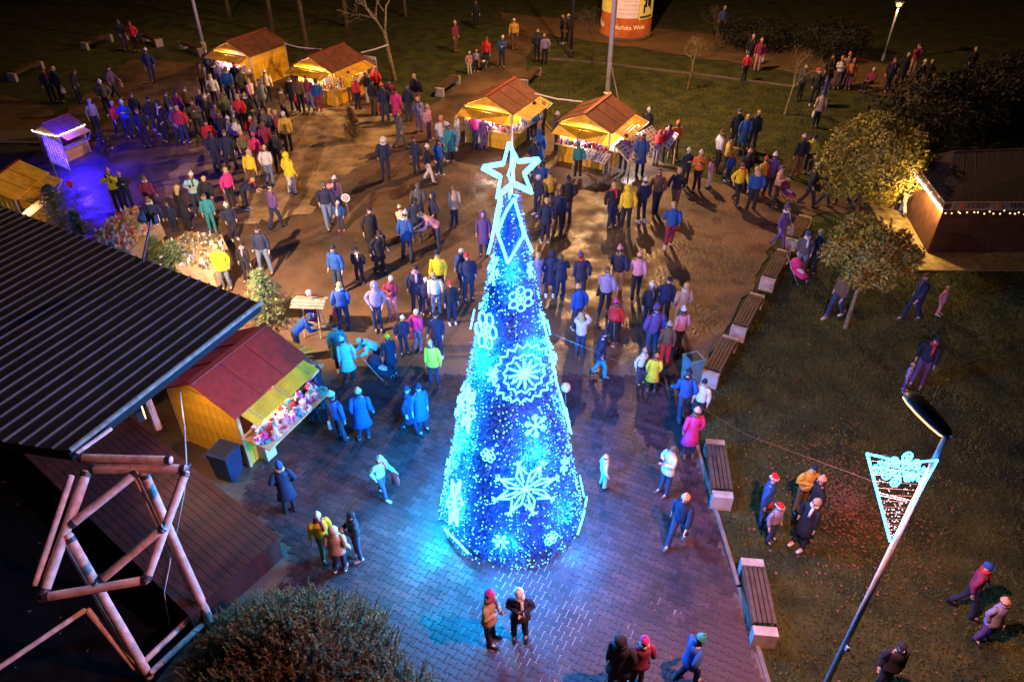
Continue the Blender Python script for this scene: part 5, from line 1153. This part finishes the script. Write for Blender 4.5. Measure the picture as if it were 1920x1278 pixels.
PEOPLE = '''238 94 s 60 1.75 bks pu hbr|left of the red jacket near the top left bench
258 96 h 0 1.7 rds bk hbr|beside the seat at the top left
289 154 w 200 1.75 nvs nv kwh|walking alone left of the closed stall
102 192 s 30 1.7 bks bk hbr|left one of the dim pair above the blue-lit stall
120 190 s -30 1.75 nvm bk hbd|right one of the dim pair above the blue-lit stall
152 192 l 90 1.65 nvm bk hbr|bent over right of the dim pair
220 187 w 90 1.7 pus nv hbk|above the crowd's left end
186 252 s 60 1.65 lvs nv hbd|lit blue at the crowd's left end
207 216 h 20 1.7 gys bk kwh|grey figure just above the red jacket
230 258 v 60 1.7 rds bk hbd|in the crowd right of the blue glow
248 257 p 10 1.7 bls nv kwh|between the red jacket and the dark man
278 276 s 10 1.75 bks bk hbr|dark figure left of the tall black one
314 266 h -30 1.85 bkl bk dbk wh|tall black figure with white collar, left crowd
337 266 s 100 1.7 pus nv hbr|beside the red jacket, crowd centre left
351 268 s 180 1.7 rds dj hbd|red jacket seen from behind left of the red coat
377 256 p 20 1.7 gys bk hbr|with pale scarf above the red coat
362 226 s 0 1.6 brs bk hgy|at the back of the left crowd
402 292 s 30 1.6 rdl bk hbk|brightest red coat in the left crowd
400 248 h -20 1.7 nvs bk kwh|white capped just above the red coat
416 262 s 160 1.7 brs nv hbk|brown back right of the red coat
430 242 s 200 1.7 ols bk hbr|olive back in front of the closed stall
459 246 w 200 1.7 rds bk hbd|red jacket below the closed yellow wall
437 322 i 10 1.8 nvm bk hgy - wh|white-shoed, centre of the left crowd
452 288 s 170 1.6 whs bk hbr|white jacket beside the navy figure
440 284 s 100 1.55 lvs bk kwh|pale shoulder left of the white jacket
477 272 s 0 1.3 rds bk kwh|small santa-like figure, left crowd
398 152 s 170 1.7 nvs bk hbr|leftmost customer of the closed-side stall
408 204 s 190 1.7 whs pu hbd|white jacket back at the far left stall
436 196 s 180 1.85 bls dj hbr wh|large bright blue back at the far left stall
462 192 h 160 1.7 ols br hgy|beside the post of the far left stall
478 210 v 240 1.65 pks bk hbd|pale pink figure under the closed yellow wall
498 216 w 250 1.75 gym bk hgy|grey walker under the closed yellow wall
506 192 s 200 1.6 bes bk kwh|pale figure between the two back stalls
553 208 s 180 1.7 bks bk hgy|leftmost of four customers at the bright stall
567 210 s 170 1.75 brs bk hbk|second of four customers at the bright stall
584 207 s 180 1.7 bus lj hbr|third of four customers at the bright stall
600 213 s 190 1.65 bls bu kbk|blue customer before the bright stall
674 185 b 120 1.6 whs bk hbd|reaching over the bright stall's side counter
650 180 s 100 1.6 bes br hbr|lit golden beside the yellow counter
693 196 s 150 1.65 bks wh kwh|left of the souvenir panel
708 185 s 180 1.6 rds bk hbd|red and white by the souvenir panel
724 227 s 190 1.8 nvs dj hog|tall one right of the thin fir
746 232 s 170 1.65 mgl dj hbk|crimson long coat right of the bright stall
768 226 s 190 1.7 nvs dj hgy|before the tall one with peach trousers
783 208 s 180 1.8 bks pe hbd|with peach trousers right of the bright stall
788 246 s 20 1.6 lvm lv hbd|pale figure right of the crimson coat
752 280 w 120 1.75 gys gy hbr|walking on the lit earth beside the bright stall
724 336 s 190 1.8 nvs nv dwh|navy back with pale hood, alone left of centre
805 262 s 60 1.6 pks pu hpk|pink-haired left of the teal coat
782 326 s 160 1.6 nvs nv hbk|with red pack, left of the centre top group
805 342 w 80 1.6 bks wh kwh|dark walker next to the red pack
824 329 s 140 1.55 bls bl hbk|blue child-sized figure below the white one
830 288 s 30 1.7 whl wh hbd|white glowing figure left of the teal coat
845 303 s 180 1.7 tel nv kcy|facing the stall behind the star
858 283 s 90 1.6 whm wh hbd|white figure just right of the teal coat
893 277 s 180 1.6 mgs pu hbd|left pink back at the stall behind the star
908 281 s 180 1.55 pum pu hmg|right violet back at the stall behind the star
985 262 s 200 1.65 whs bl hbr|white figure at the stall's right side behind the star
1000 262 s 150 1.75 blm nv hbk|at the right side of the star stall
1018 258 s -100 1.7 gys bk hbd|grey white figure right of the stall behind the star
1042 284 s 90 1.75 nvs bk kwh|standing in the gap left of the pole stall
1010 318 s 180 1.75 bll nv dbl|blue lit figure right of the star
1000 330 s 150 1.6 nvs nv hbr|dark figure below the blue one right of the star
1083 334 s 180 1.55 tes bk kte - wh|teal child with backpack before the pole stall
1120 262 s 20 1.6 nvs bk hbr|seller behind the pole stall counter
1166 322 s 170 1.65 pum nv hbr|violet back at the white rack
1198 327 s 175 1.75 dll nv hbr|blue long coat at the white rack
1228 309 b 160 1.6 rds lv krd|bent over the right end of the rack
1246 302 s 190 1.65 bus bk hbk|dark red figure right of the red jacket
1262 294 s 200 1.6 ogs br hog|at the right end of the stall row
1210 268 s 10 1.6 bks bk kwh|white hat behind the long rack
1282 349 p 10 1.6 nvm bk kwh|left of the orange jacket by the lawn
1304 358 p 0 1.7 ogs bk kwh|orange jacket facing us by the lawn
1328 351 s 60 1.3 pks wh hbr|floral pink right of the orange jacket
1342 318 s 100 1.75 whs bk hbr|white jacket left of the mustard one
1357 332 p 80 1.75 gds bk hbk|mustard jacket holding something
1364 340 s 200 1.2 bls bl hbr|blue child hidden at the mustard jacket
1374 277 s 10 1.75 bkm bk hgy|left of the three on the lawn
1388 288 s 180 1.75 bll nv hbd|middle of the three on the lawn
1407 280 s -20 1.75 bkm bk hbd|right of the three on the lawn
1391 352 s 180 1.6 bks bk kpk|pink hat behind the yellow vest
1378 383 w 20 1.7 yls bk hbr|yellow vest walking below the lawn
1407 394 s 180 1.75 bls bk lbd|bright blue back, blond, below the lawn
1423 366 s 190 1.6 gds br krd|red hat between blue back and plum coat
1437 366 s 170 1.75 pum nv kwh|plum coat with white hat
1450 386 p 60 1.65 pes bk hbr|peach jacket beside the dark red pram
1490 332 s 190 1.8 bks br kpk|pale pink hat at the golden shrub
1512 324 s 160 1.65 yls bk hbk|yellow jacket at the golden shrub's left side
1511 388 w 80 1.75 bks bk kwh|walking toward the farthest bench
1541 388 v 80 1.7 bks dj hbk|dark walker left of the golden tree
1578 384 w -90 1.65 bls bk hbr|blue figure between the two golden crowns
1612 385 w 90 1.65 lvs bk hbr|lavender figure between the two golden crowns
1664 370 s 200 1.7 bus bk hbd|left of the souvenir stand at the kiosk
1675 392 s 120 1.55 whs bk hbr|white speckled jacket by the souvenir stand
1712 373 s 200 1.6 pus lv hbr|violet figure at the kiosk corner
1650 385 s 100 1.7 nvs nv kgy|navy figure left of the kiosk crowd
1690 402 w 190 1.7 bks wh kwh|nearest to the kiosk corner
45 405 l -60 1.7 nvs bk hog|at the left edge just above the stage roof
227 395 a 10 1.7 yls bk hpk|yellow jacket taking a photo at the long table
246 392 p 30 1.5 nvs nv kpe|smaller one right of the yellow photographer
290 403 s 180 1.6 bus bk hbr|maroon back above the long table
304 452 s 190 1.75 nvm bk hbr wh|white-packed navy back at the long table
281 455 b 160 1.65 bls nv kwh|blue bending over the long table
330 437 s 180 1.25 nvs nv hbr|small navy child right of the long table
354 430 s 150 1.75 bkl bk lbd|black long coat between table and cyan jacket
375 402 p 10 1.7 cys bl kwh|sky blue jacket facing us, left plaza
400 412 s 180 1.75 bks be hbd|black back right of the sky blue jacket
400 434 s 20 1.5 tes te hgy|teal child below the black back
441 449 s 30 1.45 nvs nv kwh - wh|white boots, before the goods table
437 388 s 60 1.6 mgs bk hbd|magenta figure behind the booted child
463 392 b 90 1.5 nvs bk hbd|bending navy figure right of the magenta one
478 356 s -10 1.7 yls br hbd|bright yellow jacket, left plaza
508 347 s 180 1.7 whs lj hbd|white back with jeans beside the yellow jacket
487 316 s 170 1.55 mgs pk kmg|pink patterned hat above the white back
549 364 s 150 1.75 ylm wh dyl|pale trousers, alone right of the white back
525 322 s 190 1.7 bks bk hbk|black back above the yellow coat
543 282 s 190 1.75 gdm bk hwh|golden coat at the right of the crowd
527 274 s 100 1.65 bus bk hbd|maroon arm beside the golden coat
502 272 s 10 1.65 gys bk hbr|grey one left of the maroon figure
514 268 s -20 1.6 bes bk hbd|pale face between grey and maroon
520 430 w 150 1.75 pus nv hbk|plum back walking below the white jacket
618 427 w 20 1.85 nvs lj hgy|tall navy man next to the pink jacket
634 405 s 10 1.6 pks lv kwh|pink jacket holding the white wheel balloon
641 431 s 0 1.15 bls bl kwh - mg|small blue child before the pink jacket
500 512 i 0 1.8 nvs lj hbk|navy jacket facing us right of the yellow coat
467 527 s -10 1.5 bks bk kbk pk|black child with pink scarf
427 542 s 10 1.7 ylm lj hbd|yellow coat at the wreath table
637 547 s -20 1.75 bls bl kbk|royal blue jacket, hands down, mid plaza
677 530 s 0 1.35 bks nv kbk wh|dark child with white fur collar
700 476 s 30 1.8 bkl bk hbk|tall black figure left of the blue santa, rear
713 510 l 40 1.75 bkl bk hbk|front black figure left of the blue santa
787 425 s 190 1.75 gym nv hgy|grey back above the blue santa
782 452 s 180 1.7 nvm nv hbk|dark figure right behind the blue santa
815 442 h -60 1.7 nvs nv dnv|navy hood right behind the blue santa
822 468 b -80 1.75 pks dj lbd|pink jacket leaning toward the blue santa
757 452 s 160 1.4 whs nv kwh|white figure at the blue santa's left shoulder
853 425 s 200 1.65 bem nv hbr|beige coat alone left of the star tree top
907 478 s 0 1.7 pul nv dpu|purple figure left of the tree tip
1008 402 s -60 1.6 nvs nv hwh|with white bag right of the star
1022 455 s 180 1.75 nvm nv hbd|left of the dark cluster right of the tree tip
1045 440 s 160 1.8 nvf bk hbr|in the middle of the dark cluster
1062 418 h 190 1.85 bkf bk kbk|broad, right of the dark cluster
1030 400 s 10 1.7 gds nv hbr|yellowish front in the dark cluster
1015 380 s 180 1.7 blm nv hbk|blue back at the top of the dark cluster
1005 558 s -150 1.7 lvm lv hbd|lavender coat close to the tree's right side
1030 555 s 180 1.75 nvl nv dnv|navy hood right of the lavender coat
1050 560 p 200 1.7 nvm nv hbr|navy back between hood and red collar
1087 560 s 180 1.75 nvm nv hpu rd|with red collar right of the tree
880 562 s 20 1.75 nvm nv krd|red cap left of the tree top
868 545 s -30 1.6 dlm nv hwh|blue-lit figure left of the red cap
1145 425 s 20 1.75 bks nv hbd rd|holding red, left of the yellow hood
1155 410 s 180 1.7 ols gy hgy|grey green back behind the yellow hood
1172 430 s 180 1.75 yls bk dyl|yellow hooded jacket seen from behind
1200 416 s 200 1.75 nvs bk kwh|white hat right of the yellow hood
1228 402 w 180 1.8 brs bk hbr|brown jacket walking above the long shadows
1262 396 v 150 1.75 bks br hbd|black jacket behind the blue and maroon man
1253 464 w 170 1.75 bls bu hbd|blue jacket and maroon trousers
1457 466 w 60 1.7 pum pu hpu|plum figure at the farthest bench
1496 517 s -20 1.7 gys lj cbl|grey jacket with blue headlamp behind the pink pram
1520 512 s -60 1.65 bks bk hbd|dark figure right of the headlamp wearer
1155 553 w 160 1.8 nvs be hpk|navy back with pale trousers right of centre
1190 558 w 170 1.7 pks bk hpe|pink jacket arm in arm, right of centre
1240 607 s 0 1.75 nvs bk hbk|navy jacket at the rear of the right group
1212 612 s 10 1.65 bks bk kwh|small pale face left of the navy jacket
1272 614 s 190 1.65 bes be hbd|blond behind the mauve jacket
1218 668 h 190 1.85 puf bl kpu|big plum puffer in the right group
1268 662 s 200 1.7 pks bk kwh|mauve jacket with white hat, right group
1243 687 s 180 1.65 brs rd kbe|brown jacket with red trousers, right group
1220 732 s 170 1.35 yll bk hog|small yellow cape in front of the right group
1198 718 s 30 1.25 whs bl hpe|white child left of the yellow cape
1277 787 w 180 1.75 bls bl kbk|blue jacket next to the teal bin
1306 790 s -30 1.55 whs bk kbk|behind the crimson coat
1288 855 s 190 1.75 mgl bk hpe|crimson long coat by the bench
1082 618 s 200 1.7 bls bl kpe|pink beret right of the light tree
1087 667 a 170 1.6 whs bl lbd|white jacket filming, right of the tree
1122 709 w 90 1.75 nvm te hbk|teal trousers walking right of the tree
1150 642 s 150 1.6 rds bk hmg|red white jacket with balloon right of the tree
1132 590 w 160 1.75 lvs bk hbr|lavender figure behind the balloon
647 617 s 190 1.75 dls nv hbd wh|blue back with pale scarf by the notice board
710 618 h 10 1.75 lvs bl dlv|lavender hoodie and blue jeans
738 597 p 0 1.6 bus pk hwh|burgundy jacket with pink legs
783 585 s 0 1.75 nvm nv hbk pk|left of the three left of the tree
800 587 s 10 1.35 nvs nv hwh|child between navy coat and yellow jacket
826 560 s 0 1.8 yls nv kbk|yellow jacket left of the tree
820 590 s 180 1.6 whs lj hbd|white back in front of the yellow jacket
848 605 s 20 1.55 bks nv krd|red hat carrying a lime bag
758 660 s 20 1.35 nvs nv kwh|dark child left of the magenta jacket
785 657 s 150 1.55 mgs lj hwh|magenta jacket seen from behind
822 668 s 0 1.65 nvm nv kbk|navy figure behind the lime vest
815 722 s 170 1.65 lmm nv hbd|lime hi-vis vest left of the tree
641 692 s 20 1.7 tel bk hbk|dark teal behind the icy coat
657 716 s 200 1.65 cyl bk kcy|icy cyan long coat
710 690 b -60 1.5 cys nv kcy|pale blue child at the dark pram
735 702 s 30 1.5 nvl nv kyl|yellow hat behind the dark pram
640 827 s 150 1.75 bls bl hcy|left one of the pair at the hut
684 822 s 190 1.8 bll nv hpe|blue long coat right of the pair
770 812 w 90 1.7 nvl nv hnv|dark blue figure near the tree's left foot
792 808 s 40 1.7 bll nv hnv|blue figure nearest the tree's left flank
718 932 w 60 1.55 cys bl kcy|with a stick, left of the tree
580 746 s -120 1.7 brs bk kwh|brown hooded at the near hut's corner
562 668 b 120 1.65 bls nv hbl|blue jacket bending over the rear counter
604 762 s -90 1.65 nvm nv hbr|at the near hut's open counter
592 785 b -110 1.6 bks nv hbd|bending to the near hut's goods
545 957 h 200 1.75 nvl bk kbl pe|with peach collar, below the hut
614 1046 s 30 1.65 yls ol kwh|yellow jacket of the trio by the steps
640 1070 s 180 1.6 pem nv dpe|peach coat, back turned, of the trio
673 1046 p -60 1.65 bks dj hbk|black one of the trio by the steps
918 1200 p 70 1.7 bem bk kmg|beige coat with raspberry hat, bottom centre
975 1196 p 0 1.75 nvm nv kwh|navy coat with white hat, bottom centre
1129 913 s 100 1.2 whs cy hpe|white child right of the tree's foot
1245 924 p -60 1.75 whm bl hbr|white coat above the capped man
1268 1018 w -40 1.75 nvs bl kpe|navy jacket and round pale hat, lower right plaza
1425 980 s 60 1.7 bls bl s|blue clothes, upper of two santa hats
1442 1012 s 30 1.35 lvs bl s|lower of two santa hats
1495 958 x 0 1.7 gdf br hbk|mustard puffer by the santa hats
1512 985 s -90 1.75 bkl bk hpe|rear of the two on the lawn
1498 1022 s -60 1.75 bkl bk hbe|front of the two on the lawn
1155 1285 s 160 1.8 bkl bk dbk|bottom edge, black hood
1192 1285 s 190 1.75 bum bk kmg be|bottom edge, dark red hood
1285 1280 w 110 1.7 dlm nv kte|teal-topped figure at the bottom edge
1800 1145 w 60 1.75 bus nv cbl|dark red jacket and blue cap, lower right dark
1838 1200 s 20 1.55 lvm pu hpe|lavender figure below the blue cap
1650 1285 s 0 1.6 bkm bk hbk|with a white ring, bottom right
1718 720 s -40 1.75 bks pu kbk|black figure holding a child, dark lawn
1692 732 s 60 1.0 lvs pu kpe|tiny child beside the black figure, dark lawn
1562 595 w -60 1.7 brs bl hpe|brown jacket and blue trousers at the globe tree
1706 600 w -80 1.75 nvs nv hbr|navy figure left of the pink toddler
1758 588 s 30 1.05 pkm pk kpk|pink toddler on the dark lawn
1497 188 s 180 1.7 gys bk kwh|grey figure right of the thin lawn tree
1523 198 s -20 1.75 bks bk s|black with santa hat beside a pale blue one
1539 195 s 10 1.4 lvs nv hbl|pale blue glowing child by the path
1528 238 s 180 1.7 bem bk kbl|beige back nearest the dark shrubs
1548 164 s 0 1.75 bkl bk hbk|left of the orange one on the path
1567 166 p 0 1.65 whs pu hog|white shirted between black and orange
1580 160 s 10 1.7 bes bk hog|pale face behind the orange one
1588 167 s -20 1.55 ogs pu hog|orange jacket on the upper path
1628 170 t -60 1.6 bus bk kwh|seated low left of the park lamp
1661 172 s 0 1.75 bks bk hgy|dark, under the park lamp
1684 162 s -30 1.75 bkl bk hbd|dark, just right of the park lamp
1706 142 a 0 1.7 bus be hgy|photographing, behind the park lamp group
1713 178 s 30 1.75 nvs nv kwh|navy right of the park lamp group
1730 172 s -20 1.65 bks bk hbd|rightmost of the park lamp group
1812 146 s 0 1.6 bks bk hbe|lone dim figure in the dark top right
1850 202 l 40 1.5 ols bk hyl|dim with yellow stripes, right edge darkness
1350 64 s 20 1.65 dls bk hpe|in the dark behind the path
1403 124 s 10 1.7 bks bk hpe|left of the couple on the upper path
1418 132 s -10 1.7 bus pk hpe|with pink trousers on the upper path
1394 151 s 180 1.5 rds bk hbr|red child before the couple on the upper path
855 96 s 60 1.7 bus br hpe|white-sleeved on the dim left path
893 52 s 0 1.7 bks bk hbk|dark figure at the top centre
964 92 s 10 1.75 gds br hwh|golden figure on the middle path
912 128 s -20 1.7 rds nv hbr|red jacket pushing the pram
941 126 p 0 1.7 bls nv kwh|blue jacket facing us on the middle path
880 137 s 20 1.15 pks wh kwh|pink white child left of the pram
893 133 s 0 1.15 lvs nv hpk|lavender child left of the pram
1006 116 s 180 1.75 nvs bk kbe|navy one of the couple at the kerb bench
1021 120 s 190 1.65 lvs bk hbd|pale one of the couple at the kerb bench
1053 82 s 90 1.65 bks bk kbe|left of the dark pair at the dark post
1064 82 s -90 1.7 bks bk hgd|right of the dark pair at the dark post
265 240 s 10 1.65 nvs bk hbr|half hidden behind the crowd's blue jacket
295 250 w 60 1.7 bks nv hbk|in the gap left of the black collar figure
328 238 s -30 1.65 gym bk hbr|behind the black collar figure
388 232 s 20 1.6 nvs bk hbd|behind the grey scarf wearer
345 236 s 170 1.65 bus bk hbk|rear of the red jacket group
425 280 s 190 1.7 bks bk hbr|between red coat and white jacket
470 240 s 190 1.65 bks bk hbd|dark back by the closed wall's foot
490 290 s 170 1.65 gym nv hbr|grey back near the small santa figure
465 312 s 60 1.6 ols bk hbd|olive figure below the white jacket
505 300 s 200 1.7 bum bk hbr|burgundy back left of the golden coat
385 178 s 170 1.65 brs bk hbk|left of the stall queue, brown
420 176 s 190 1.65 lvs nv hbd|between white jacket and blue back in the queue
449 176 s 170 1.6 bkm bk hbr|right of the big blue back in the queue
535 230 w 120 1.65 brs bk hbr|dim walker between the back stalls
620 196 s 180 1.65 whs br hbd|white customer at the bright stall corner
636 190 s 200 1.6 gds br hbr|golden lit customer at the bright stall corner
672 205 s 150 1.6 rds bk hbd|red one before the yellow side flap
660 196 s 190 1.65 yls br hbr|yellow lit one before the side flap
703 214 s 160 1.65 bks br hbk|dark one below the souvenir panel
735 214 s 30 1.7 bus bk hbk|behind the crimson coat
410 320 s 190 1.7 nvs nv hbk|left of the white-shoed one
765 488 i 165 1.85 blm bl kwh wh|stout robe and white trim, like santa'''
random.seed(77)
for ln in PEOPLE.split('\n'):
    a, wh_ = ln.split('|'); q = a.split(None, 5)
    person(float(q[0]), float(q[1]), q[2], float(q[3]), float(q[4]), q[5], wh_)
for o in C.objects:
    if o.get('label') and len(o['label'].split()) > 16 or (o.get('label') and len(o['label'].split()) < 4): print('LONG', o['label'])
